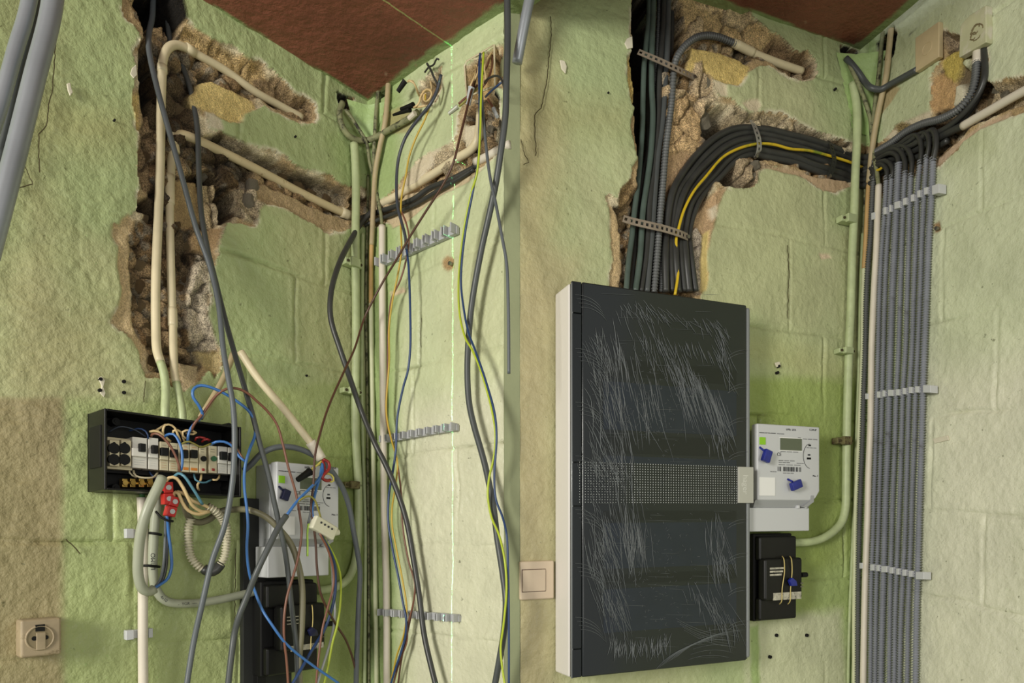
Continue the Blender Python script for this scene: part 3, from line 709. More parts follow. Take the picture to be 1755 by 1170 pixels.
def holes(root, W, lst):
    for x, y, r in lst:
        mb = MB(); u, v = W.uv(x, y); mb.disc(W, u, v, r * W.p(x, y).y / F, -0.004, 0.0052, 14); mb.build('drill_hole', m_hole, root)
holes(wallA1, AL, [(171,650,3),(170,669,3),(211,654,3),(211,673,3),(195,207,1.6),(505,235,1.6),(524,644,1.8)])
holes(wallB1, BL, [(1333,628,2.5),(1331,639,2.5),(1329,1088,3),(1381,1088,3),(1318,1125,3),(1041,161,1.6),(1430,154,2)])
m_lime = mat('lime_patch', (214, 208, 186), .8, var=.06)
def patches(root, W, polys):
    for p in polys:
        mb = MB(); mb.prism(W, [W.uv(x, y) for x, y in p], 0.001, 0.0042); mb.build('filler_patch', m_lime, root, bevel=.001)
patches(wallA1, AL, [[(167,648),(173,645),(179,652),(176,664),(180,674),(177,681),(170,674),(173,662)], [(113,145),(119,143),(121,152),(124,160),(119,166),(115,156)], [(225,118),(232,112),(234,130),(228,136),(222,128)]])
patches(wallB1, BL, [[(1326,622),(1334,620),(1336,627),(1329,630)], [(958,105),(966,106),(970,116),(968,128),(961,120)], [(1073,68),(1082,64),(1083,84),(1074,86),(1069,76)]])
patches(wallB2, BR, [[(1601,752),(1626,746),(1629,754),(1604,760)]])
# ---------------------------------------------------------------- shared materials
m_cream = mat('cream_pipe', (214, 202, 168), .42, var=.07, scale=30, dirt=(150, 128, 90), dirt_amt=.34, dirt_scale=30)
m_white = mat('white_pipe', (214, 206, 190), .45, var=.05, scale=20, dirt=(150, 130, 104), dirt_amt=.32, dirt_scale=60)
m_grn = mat('green_painted_pipe', (176, 188, 142), .45, var=.10, scale=40, bump=.0012, bscale=70, dirt=(98, 108, 62), dirt_amt=.36, dirt_scale=70)
m_grey = mat('grey_sheath', (92, 98, 102), .42, var=.06, scale=30)
m_dgrey = mat('dark_grey_sheath', (74, 78, 78), .42, var=.08, scale=30)
m_blk = mat('black_sheath', (54, 55, 53), .40, var=.15, scale=40)
m_blk2 = mat('dark_greenish_sheath', (76, 90, 83), .38, var=.15, scale=40)
m_corr = mat('grey_corrugated', (126, 129, 138), .40, var=.10, scale=20, dirt=(84, 84, 84), dirt_amt=.38, dirt_scale=14)
m_corrd = mat('dark_corrugated', (90, 92, 92), .45, var=.12, scale=20, dirt=(90, 84, 72), dirt_amt=.36, dirt_scale=30)
m_corrc = mat('cream_corrugated', (196, 190, 164), .5, var=.08, scale=30, dirt=(52, 42, 32), dirt_amt=.44, dirt_scale=28)
m_thick = mat('pale_grey_sheath', (158, 162, 142), .38, var=.05, scale=20)
m_blue = mat('blue_wire', (62, 112, 176), .35); m_blued = mat('dark_blue_wire', (38, 62, 104), .35); m_navy = mat('navy_wire', (52, 60, 72), .4)
m_teal = mat('teal_wire', (84, 132, 150), .4)
m_brown = mat('brown_wire', (120, 78, 60), .4); m_brownd = mat('dark_brown_wire', (78, 50, 36), .4)
m_yel = mat('yellow_wire', (190, 160, 52), .4); m_yg = mat('yellow_green_wire', (176, 192, 52), .38); m_gw = mat('green_wire', (60, 112, 62), .4)
m_crw = mat('cream_wire', (216, 190, 140), .42, var=.06); m_redw = mat('red_wire', (146, 40, 38), .4); m_olive = mat('old_yellow_wire', (140, 134, 62), .5)
m_black = mat('black_plastic', (20, 20, 19), .38, spec=.3, var=.2, scale=20); m_blackm = mat('matt_black_plastic', (13, 13, 13), .6, spec=.3)
m_board = mat('black_board', (30, 32, 29), .7, var=.25, scale=12, dirt=(90, 92, 84), dirt_amt=.30, dirt_scale=90)
m_clip = mat('grey_clip', (176, 178, 180), .45); m_lgrey = mat('light_grey_plastic', (196, 198, 200), .42)
m_lgrey2 = mat('light_grey_plastic_b', (184, 187, 188), .45); m_dkprint = mat('dark_print', (52, 54, 56), .7); m_steel = mat('steel', (140, 136, 128), .32, metal=.9, var=.2, scale=60)
m_dirt = mat('dirty_old_rod', (132, 134, 98), .7, var=.2, scale=60, dirt=(44, 42, 30), dirt_amt=.5, dirt_scale=50)
m_beige = mat('beige_rod', (176, 160, 124), .55, var=.12, scale=40, dirt=(110, 96, 66), dirt_amt=.38, dirt_scale=40)
m_ochre = mat('ochre_rod', (196, 160, 104), .55, var=.12, scale=40)
m_palegreen = mat('pale_green_rod', (206, 210, 172), .5, var=.08, scale=40)

BLOCKS = {}
def P3(pts, off): return [Pt(p[0], p[1], (p[2] if len(p) > 2 else off)) for p in pts]
def cable(name, label, cat, m, w, pts, off=None, group=None, corr=False, parent=None, sides=None, period=.0054, step=.006, flat=1.0, raw=False):
    P0 = P3(pts, 0.0)
    sc = sum(p.y for p in P0) / len(P0) / F
    r = w * sc / 2
    if off is None: off = r + .003
    P0 = P3(pts, off)
    mb = MB()
    if corr:
        st = period / 4; S_ = spline(P0, st)
        mb.tube(S_, r, sides or 10, rf=lambda i: r * (1.0, 1.0, .62, .62)[i % 4])
    else:
        S_ = spline(P0, step); mb.tube(S_, r, sides or (12 if w > 8 else 7))
    o = mb.build(name, m, parent, smooth=True, loc=None if parent else S_[0])
    if parent is None: tag(o, label, cat, group)
    return o

# ================================================================ LEFT BAY
# --- rigid pipes in the chase
t = thing('conduit_pipe', 'cream rigid pipe bent over at the chase top, running down to the open fuse box', 'pipe', Pt(282, 704, .03))
cable('pipe_run', None, None, m_cream, 14, [(517,201,-.022),(478,180,-.022),(440,159,-.02),(385,120,-.02),(341,95,-.018),(322,84,-.016),(302,77,-.014),(288,83,-.012),(280,100,-.012),(278,123,-.012),(276,180,-.012),(274,299,-.012),(270,402,-.01),(267,480,-.008),(267,560,-.004),(269,600,.004),(275,620,.012)], parent=t)
cable('painted_end', None, None, m_grn, 14, [(275,620,.012),(281,640,.018),(284,670,.024),(283,700,.03),(283,724,.032)], parent=t)['label'] = 'green painted lower end'
for c in ([(318,81,-.016),(334,91,-.018)], [(278,112,-.012),(278,124,-.012)]): cable('coupler', None, None, m_cream, 16.5, c, parent=t)
t = thing('conduit_pipe', 'jointed cream rigid pipe right of the bent one, entering the open fuse box', 'pipe', Pt(311, 709, .03))
cable('pipe_run', None, None, m_cream, 13.5, [(294,225,-.025),(293,299,-.02),(291,349,-.018),(292,428,-.014),(294,500,-.012),(296,556,-.006),(297,600,0.004),(299,640,.012),(302,655,.016)], parent=t)
cable('painted_end', None, None, m_grn, 13.5, [(302,655,.016),(307,677,.022),(312,706,.03),(313,728,.032)], parent=t)['label'] = 'green painted lower end'
for c in ([(295,528,-.01),(296,560,-.006)], [(291,300,-.02),(291,350,-.018)]): cable('coupler', None, None, m_cream, 16, c, parent=t)
t = thing('conduit_pipe', 'stained cream pipe sloping down through the middle chase towards the corner', 'pipe', Pt(303, 250, -.02))
cable('pipe_run', None, None, mat('stained_cream_pipe', (206, 190, 150), .5, var=.08, scale=30, dirt=(140, 112, 72), dirt_amt=.42, dirt_scale=40), 15, [(300,262,-.024),(299,242,-.024),(306,231,-.022),(320,233,-.02),(333,238,-.02),(372,256,-.02),(440,290,-.02),(517,331,-.02),(580,361,-.018),(612,374,-.016)], parent=t)
cable('coupler', None, None, m_cream, 17, [(585,363,-.018),(600,370,-.016)], parent=t)
t = thing('conduit_pipe', 'long cream pipe pulled loose, slanting across the meter wall with wires out of its end', 'pipe', Pt(412, 602, .05))
cable('pipe_run', None, None, m_cream, 13, [(412,602,.03),(440,645,.045),(491,706,.07),(540,768,.09)], parent=t)
cable('collar', None, None, m_white, 18, [(532,757,.088),(541,770,.09),(551,787,.094)], parent=t)
t = thing('conduit_pipe', 'thin pale pipe behind the blue wire, slanting into the fuse box top', 'pipe', Pt(397, 610, .02))
cable('pipe_run', None, None, m_beige, 10, [(399,606,.012),(395,620,.016),(379,656,.025),(358,692,.03),(343,716,.03)], parent=t)

# --- fuse box
def LX(W, x, y, off): return W.uv(x, y, off)
W = AL; DB = .0755
u0, _ = W.uv(149, 780); u1, _ = W.uv(414, 780, DB); v1 = W.uv(179, 699, DB)[1]; v0 = W.uv(182, 839, DB)[1]
t = thing('fuse_box', 'open black fuse box without its cover, full of old switches, on the left wall', 'fuse box', W.world((u0+u1)/2, v0, 0))
th = .0035
mb = MB(); mb.box(W, u0, u1, v0, v1, .003, .008); mb.build('back_plate', m_blackm, t)
for nm, a in (('left_side', (u0, u0+th, v0, v1)), ('right_side', (u1-th, u1, v0, v1)), ('top_side', (u0+th, u1-th, v1-th, v1)), ('bottom_side', (u0+th, u1-th, v0, v0+th))):
    mb = MB(); mb.box(W, *a, .004, DB); mb.build(nm, m_black, t, bevel=.0012)
ym = (W.uv(150, 735)[1], W.uv(150, 805)[1])
mb = MB(); mb.prism(W, [(u0 - .0015, ym[1]), (u0 + .001, ym[1]), (u0 + .001, ym[0]), (u0 - .0015, ym[0])], .016, .062); mb.build('knockout_panel', m_blackm, t, bevel=.0006)
mb = MB(); mb.box(W, u0 + .01, u1 - .004, W.uv(300, 818, .03)[1], W.uv(300, 748, .03)[1], .010, .034); mb.build('mounting_rail', m_blackm, t)
for x in (195, 388):
    for y in ((723, 731)[x > 300], (836, 836)[x > 300]):
        u, v = W.uv(x, y, .02); mb = MB(); mb.disc(W, u, v, .006, .006, .030, 14); mb.disc(W, u, v, .0028, .030, .0315, 10); mb.build('screw_post', m_blackm, t)
for x in (285, 322, 352):
    u, v = W.uv(x, 705, .035); mb = MB(); mb.box(W, u - .018, u + .018, v1 - .001, v1 + .004, .014, .05); mb.build('cable_gland', m_black, t, bevel=.001)
m_modw = mat('module_white', (222, 220, 210), .4, var=.03, scale=30); m_modb = mat('module_beige', (206, 196, 164), .45, var=.05, scale=30)
m_orange = mat('orange_print', (206, 128, 48), .5); m_redp = mat('red_button', (150, 40, 36), .4); m_grnb = mat('green_button', (44, 98, 62), .4)
MF = .060
def modbox(parent, x0, x1, yt, yb, m, nf=MF, name='body', nb=.034):
    a = W.uv(x0, yt, nf); b = W.uv(x1, yb, nf); uc = (a[0] + b[0]) / 2
    mb = MB(); mb.box(W, a[0], b[0], b[1], a[1], nb, nf); return mb.build(name, m, parent, bevel=.0008)
def nose(parent, x0, x1, yt, yb, m, nf, nb=MF, name='switch_housing'): return modbox(parent, x0, x1, yt, yb, m, nf, name, nb)
md = thing('socket_module', 'beige socket module with four dark round holes at the fuse box left end', 'socket module', W.world(*W.uv(205, 790, .05), .034))
modbox(md, 184, 227, 748, 806, m_modb, .050, 'body', .034)
for x in (188, 208): modbox(md, x, x + 17, 753, 799, m_modb, .062, 'front_face', .050)
for x in (195.5, 213.5):
    for y in (768, 787):
        u, v = W.uv(x, y, .062); mb = MB(); mb.disc(W, u, v, .0085, .058, .0626, 20); mb.build('round_hole', m_blackm, md)
    for y in (759, 795):
        u, v = W.uv(x, y, .062); mb = MB(); mb.disc(W, u, v, .0020, .058, .0628, 8); mb.build('screw', m_blackm, md)
mods = [(227,252,748,803,'w',(240.5,251),767,'wide white circuit breaker next to the socket module'),(254.5,271.5,749,805,'w',(262.5,272),770,'white circuit breaker, second from the wide one, beside the dark gap'),
 (274,289,756,806.5,'c',(277.5,290),774,'cream circuit breaker just left of the one crossed by the brown wire'),(290.5,305,758,808,'c',(295,306),777,'cream circuit breaker crossed by the sagging brown wire'),
 (306,311.5,759,809,'c',None,0,'narrow blank filler between breakers behind the blue wires'),
 (312.5,325,759,809,'o',(314,324),778,'cream breaker with an orange stripe just right of the blue wires'),(325.8,340,760,810,'o',(329,340),778,'cream breaker with the wider orange stripe'),
 (341.5,354,763,811,'t',None,0,'switch module with a black round button and red square'),(358,372,763,811,'g',None,0,'switch module with a green round button and red square'),
 (374,389.5,764,812,'w',(380,391),781,'plain white breaker right of the green button'),(391,403,766,813,'w',(395,403),783,'white breaker at the right end, behind the hanging grey cable')]
for x0, x1, yt, yb, k, tog, ty, lab in mods:
    xm = (x0 + x1) / 2
    nm = 'filler_module' if 'filler' in lab else ('switch_module' if k in 'tg' else 'circuit_breaker')
    o = thing(nm, lab, 'switch' if k in 'tg' else ('filler' if 'filler' in lab else 'breaker'), W.world(*W.uv(xm, 790, .05), .034), 'modules in the open fuse box')
    modbox(o, x0, x1, yt, yb, m_modw if k == 'w' else m_modb, MF)
    hh = yb - yt
    if tog:
        nose(o, x0 + .4, x1 - .2, yt + hh * .34, yt + hh * .64, m_modw if k == 'w' else m_modb, MF + .006)
        nose(o, tog[0] - .5, tog[1] - .5, ty - 8, ty + 7, m_blackm, MF + .013, MF + .005, 'toggle')
    if k in 'tg':
        u, v = W.uv(xm + .5, yt + 23, MF); mb = MB(); mb.disc(W, u, v, .0046, MF, MF + .004, 16); mb.build('round_button', m_grnb if k == 'g' else m_blackm, o)
        nose(o, xm - 1.5, xm + 3.5, yt + 39, yt + 44, m_redp, MF + .002, MF, 'test_button')
    if k == 'o': nose(o, x0 + 1.5, x1 - 1.5, yb - 9, yb - 3.5, m_orange, MF + .0006, MF, 'orange_stripe')
    if nm == 'circuit_breaker' and k != 'w' or k == 't' or k == 'g':
        for q in range(2): nose(o, x0 + 3, x1 - 4, yt + 6 + q * 4.5, yt + 7.3 + q * 4.5, m_orange if k == 'o' else m_dkprint, MF + .0004, MF, 'printed_line')
    if k in 'wc' and tog:
        for q in range(3): nose(o, x0 + 3, x1 - 4, yt + hh * .72 + q * 4, yt + hh * .72 + 1 + q * 4, m_orange if k == 'c' else m_lgrey2, MF + .0004, MF, 'printed_line')
m_brass = mat('brass', (190, 158, 84), .3, metal=.85, var=.2, scale=60)
t2 = thing('terminal_strip', 'brass earth terminal strip low inside the open fuse box', 'terminal strip', W.world(*W.uv(238, 828, .03), .015))
modbox(t2, 211, 268, 824, 832, m_brass, .026, 'brass_bar', .018)
for x in (214, 227.5, 242.5, 257):
    modbox(t2, x - 4.5, x + 5, 819.5, 835, m_brass, .034, 'clamp_block', .020)
    u, v = W.uv(x + .5, 827, .036); mb = MB(); mb.disc(W, u, v, .0042, .034, .038, 12); mb.build('screw', m_brass, t2)

# wires inside the fuse box (label, material, width, points)
inner = [
 ('thin dark wire arching across the upper left of the fuse box', m_navy, 2.6, [(185,741,.04),(205,731,.05),(228,735,.055),(250,748,.055)]),
 ('thin dark blue wire arching into the wide breaker', m_blued, 3, [(222,738,.045),(240,734,.055),(252,741,.06),(254,752,.06)]),
 ('cream wire looping highest over the middle breakers', m_crw, 4, [(284,757,.05),(279,742,.058),(283,728,.062),(297,730,.062),(305,745,.06),(309,756,.055)]),
 ('cream wire running left from the loop to a thick end', m_crw, 4.6, [(256,740,.055),(268,738,.06),(279,745,.06),(292,756,.055)]),
 ('short cream wire slanting behind the highest loop', m_crw, 4, [(266,738,.045),(276,732,.05),(284,727,.052)]),
 ('cream wire curl above the orange striped breakers', m_crw, 4, [(322,752,.055),(314,748,.058),(313,740,.06),(322,737,.062),(336,741,.06),(330,744,.055),(318,742,.05)]),
 ('cream wire hook left of the curl', m_crw, 4, [(296,744,.055),(298,737,.06),(306,737,.06),(312,744,.055),(316,757,.05)]),
 ('brown wire sagging from left over two breakers', m_brown, 4.4, [(259,748,.058),(262,743,.066),(272,744,.074),(285,755,.080),(297,773,.082),(306,795,.082),(308,808,.08)]),
 ('blue wire bending over to the grey sheath between breakers', m_blue, 4.6, [(281,749,.058),(288,744,.066),(298,744,.074),(307,757,.080),(312,775,.082),(312,797,.082),(310,806,.08)]),
 ('blue wire hanging straight into the breakers below the box rim', m_blue, 4.6, [(342,719,.075),(332,727,.07),(325,738,.066),(322,750,.064),(322,760,.06)]),
 ('olive yellow wire bending across the button switches', m_olive, 3.4, [(312,760,.06),(322,756,.066),(336,762,.07),(344,766,.07),(362,760,.066)]),
 ('dark red wire hook above the button switches', m_redw, 4, [(334,755,.05),(338,749,.056),(349,750,.06),(358,755,.055)]),
 ('second dark red wire hook just under the first', m_redw, 4, [(346,757,.05),(352,752,.06),(360,754,.058)]),
 ('blue wire arching over the right hand breakers', m_blue, 4.6, [(361,762,.058),(370,757,.068),(385,757,.074),(398,764,.08),(410,782,.088),(420,790,.095)]),
 ('brown wire leaving the box behind the hanging grey cable', m_brown, 3.6, [(394,758,.07),(404,767,.08),(413,780,.088),(421,792,.095)]),
 ('white wire loop under the left breakers', m_modb, 3.6, [(229,806,.05),(231,814,.056),(242,818,.06),(262,818,.06),(270,810,.05)]),
 ('second white wire close to the loop under the socket module', m_modb, 3, [(222,805,.045),(223,812,.05),(234,818,.05)]),
 ('teal wire loop under the orange striped breakers', m_teal, 3.4, [(332,811,.045),(336,823,.052),(350,827,.055),(362,822,.05)]),
 ('cream wire hook under the button switches', m_crw, 4, [(345,812,.045),(344,822,.05),(338,832,.055),(341,840,.05)]),
 ('cream wire hook under the green button switch', m_crw, 3.6, [(376,814,.045),(373,822,.05),(364,822,.05)]),
 ('blue wire dropping under the red wires', m_blued, 3, [(256,808,.045),(262,816,.05),(272,820,.05)]),
]
for lab, m, w, pts in inner: cable('wire', lab, 'wire', m, w, pts, 0.05)

# --- cable group left of and below the fuse box
t = thing('conduit_pipe', 'white pipe rising vertically to the underside of the fuse box', 'pipe', AL.world(*AL.uv(245, 1160), 0))
cable('pipe_run', None, None, m_white, 16, [(246,1230,.015),(245,1100,.015),(245,1000,.015),(245,900,.015),(243,852,.015)], parent=t)
cable('green_sleeve', None, None, m_gw, 9, [(244,854,.015),(243,838,.015)], parent=t)
for y in (914, 1086):
    mb = MB(); u, v = AL.uv(240, y, .01); mb.box(AL, u - .022, u - .010, v - .008, v + .008, .001, .012); mb.box(AL, u + .013, u + .020, v - .008, v + .008, .001, .012)
    mb.box(AL, u - .022, u + .020, v - .007, v + .007, .0, .004); mb.build('pipe_clip', m_lgrey, t, bevel=.001)
t = thing('power_cable', 'thick pale grey cable looping left of the white pipe below the fuse box', 'cable', Pt(277, 820, .085))
cable('sheath', None, None, m_thick, 17, [(278,818,.086),(272,832,.09),(264,848,.09),(252,875,.088),(243,905,.08),(238,940,.07),(237,985,.06),(244,1008,.055),(255,1014,.052),(264,1009,.05)], parent=t)
cable('blue_core', None, None, m_blue, 5, [(262,1009,.05),(275,1001,.05),(287,992,.05),(294,972,.05),(293,945,.05),(289,915,.05),(287,890,.055),(286,882,.058)], parent=t)['label'] = 'blue wire'
cable('black_core', None, None, m_blk, 5, [(262,1011,.047),(276,999,.045),(284,975,.045),(287,930,.045),(291,890,.052),(293,878,.06)], parent=t)['label'] = 'black wire'
cable('grey_core', None, None, m_grey, 5, [(262,1010,.047),(274,994,.045),(280,970,.045),(283,925,.045),(284,880,.055),(285,862,.06)], parent=t)['label'] = 'grey wire'
t = thing('power_cable', 'thick pale grey cable sweeping right along the wall below the fuse box', 'cable', Pt(268, 845, .03))
cable('sheath', None, None, m_thick, 15, [(272,842,.04),(267,880,.035),(263,930,.028),(262,975,.024),(266,1005,.022),(277,1024,.022),(292,1032,.022),(325,1034,.022),(372,1028,.022),(418,1018,.022),(452,1010,.018)], parent=t)
def text_on(W, s, x, y, off, size_px, m, parent, rot=0.0, name='lettering', axis=None, bold=0.0):
    cu = bpy.data.curves.new(name, 'FONT'); cu.body = s; cu.align_x = 'CENTER'; cu.align_y = 'CENTER'
    cu.size = size_px * W.p(x, y, off).y / F; cu.extrude = .0002; cu.offset = bold
    tmp = bpy.data.objects.new('tmp', cu); COL.objects.link(tmp)
    bpy.context.view_layer.update()
    me = bpy.data.meshes.new_from_object(tmp.evaluated_get(bpy.context.evaluated_depsgraph_get())); bpy.data.objects.remove(tmp)
    me.name = name
    u, v = W.uv(x, y, off); p = W.world(u, v, off); o0 = origin(parent)
    Mx = Matrix((W.r, W.c, W.n)).transposed().to_4x4() @ Matrix.Rotation(rot, 4, 'Z')
    me.transform(Matrix.Translation(p - o0) @ Mx); me.materials.append(m)
    o = bpy.data.objects.new(name, me); COL.objects.link(o); o.parent = parent; return o
text_on(AL, 'LTIMO', 262.5, 962, .0355, 10, m_dkprint, t, math.pi / 2)
text_on(AL, '4x10', 281, 1026, .033, 7, m_dkprint, t, -.75)
text_on(AL, '-  YGR  ----', 322, 1034, .0335, 7, m_dkprint, t, .02)
def ziptie(label, pts, w=5):
    o = cable('zip_tie', label, 'cable tie', m_blackm, w, pts, sides=6); return o
ziptie('black zip tie round the thick cable beside the upper white pipe clip', [(256,913,.042),(266,914,.052),(276,916,.046)], 5)
ziptie('black zip tie at the middle of the thick cable, below the lettering', [(245,969,.034),(254,969,.045),(266,970,.042),(273,971,.034)], 5)
ziptie('black zip tie with a long tail just under the red connectors', [(267,876,.05),(276,886,.056),(287,892,.062),(297,893,.062)], 4)
def red_conn(label, x, y, dx, dy, wpx):
    a = Pt(x - dx, y - dy, .07); b = Pt(x + dx, y + dy, .066)
    t = thing('terminal_connector', label, 'connector', (a + b) / 2, 'red terminal connectors under the fuse box')
    m = mat('red_plastic', (196, 36, 34), .3); wpx *= 1.25; mb = MB(); sc = a.y / F
    ax = (b - a); L = ax.length; ax.normalize(); sd = ax.cross(AL.n).normalized(); nn = AL.n
    hw = wpx * sc / 2
    def bx(c, la, ls, ln):
        vs = [c + ax * (i * la) + sd * (j * ls) + nn * (k * ln) for k in (-1, 1) for j in (-1, 1) for i in (-1, 1)]
        return vs, [(0, 2, 3, 1), (4, 5, 7, 6), (0, 1, 5, 4), (2, 6, 7, 3), (0, 4, 6, 2), (1, 3, 7, 5)]
    for k in (-1, 1):
        mb = MB(); c = (a + b) / 2 + ax * (k * L * .30); mb.add(*bx(c, L * .29, hw, .008)); mb.build('shell', m, t, bevel=.0012)
        mb = MB(); cc = c + nn * .0075; mb.tube([cc, cc + nn * .002], .0042, 10); mb.build('screw_head', m_lgrey, t)
red_conn('larger upper red terminal connector hanging under the fuse box', 286, 845, 1, 16, 13)
red_conn('smaller lower red terminal connector, tilted, below the larger one', 294, 868, -4, 14, 12)
t = thing('corrugated_conduit', 'dirty cream corrugated conduit curled in a ring under the fuse box', 'conduit', Pt(360, 870, .06))
cable('ribbed_tube', None, None, m_corrc, 15, [(356,868,.075),(368,875,.075),(380,888,.07),(388,905,.065),(388,930,.06),(384,955,.055),(374,972,.05)], corr=True, period=.0052, parent=t)
cable('ribbed_tube', None, None, m_corrc, 15, [(327,888,.05),(323,905,.045),(323,930,.04),(328,955,.038),(342,972,.04),(357,979,.042)], corr=True, period=.0052, parent=t)
cable('elbow', None, None, m_blk, 17, [(348,973,.042),(358,980,.045),(370,976,.05),(378,966,.05)], parent=t)['label'] = 'blackened joint'
cable('earth_lead', 'grey brown cable arc behind the top of the corrugated ring', 'cable', mat('grey_brown_sheath', (120, 116, 92), .4), 11, [(318,850,.045),(318,872,.045),(326,889,.04),(341,895,.035),(358,890,.035),(371,880,.04),(382,875,.045),(400,873,.05),(428,874,.09),(455,885,.10),(480,908,.108),(500,935,.11),(513,975,.112),(518,1012,.112),(517,1075,.112),(513,1126,.112),(514,1190,.112)])
for i, (lab, m, w, pts) in enumerate([
 ('uppermost cream wire running into the corrugated conduit mouth', m_crw, 6, [(285,828,.07),(287,820,.075),(300,818,.082),(313,834,.088),(322,852,.088),(330,866,.084),(345,876,.08),(358,877,.078)]),
 ('cream wire bulging lowest before the corrugated conduit mouth', m_crw, 6, [(299,852,.07),(298,845,.075),(304,843,.08),(312,860,.08),(322,874,.08),(340,881,.08),(358,876,.078)]),
 ('middle cream wire of the three into the corrugated conduit', m_crw, 6, [(298,850,.066),(300,843,.07),(314,845,.076),(330,858,.078),(345,864,.078),(360,870,.078)]),
 ('pale teal wire arching from the box to the corrugated conduit', m_teal, 5, [(297,818,.07),(306,811,.08),(316,816,.09),(330,836,.092),(340,852,.09),(347,864,.085)])]):
    cable('wire', lab, 'wire', m, w, pts)

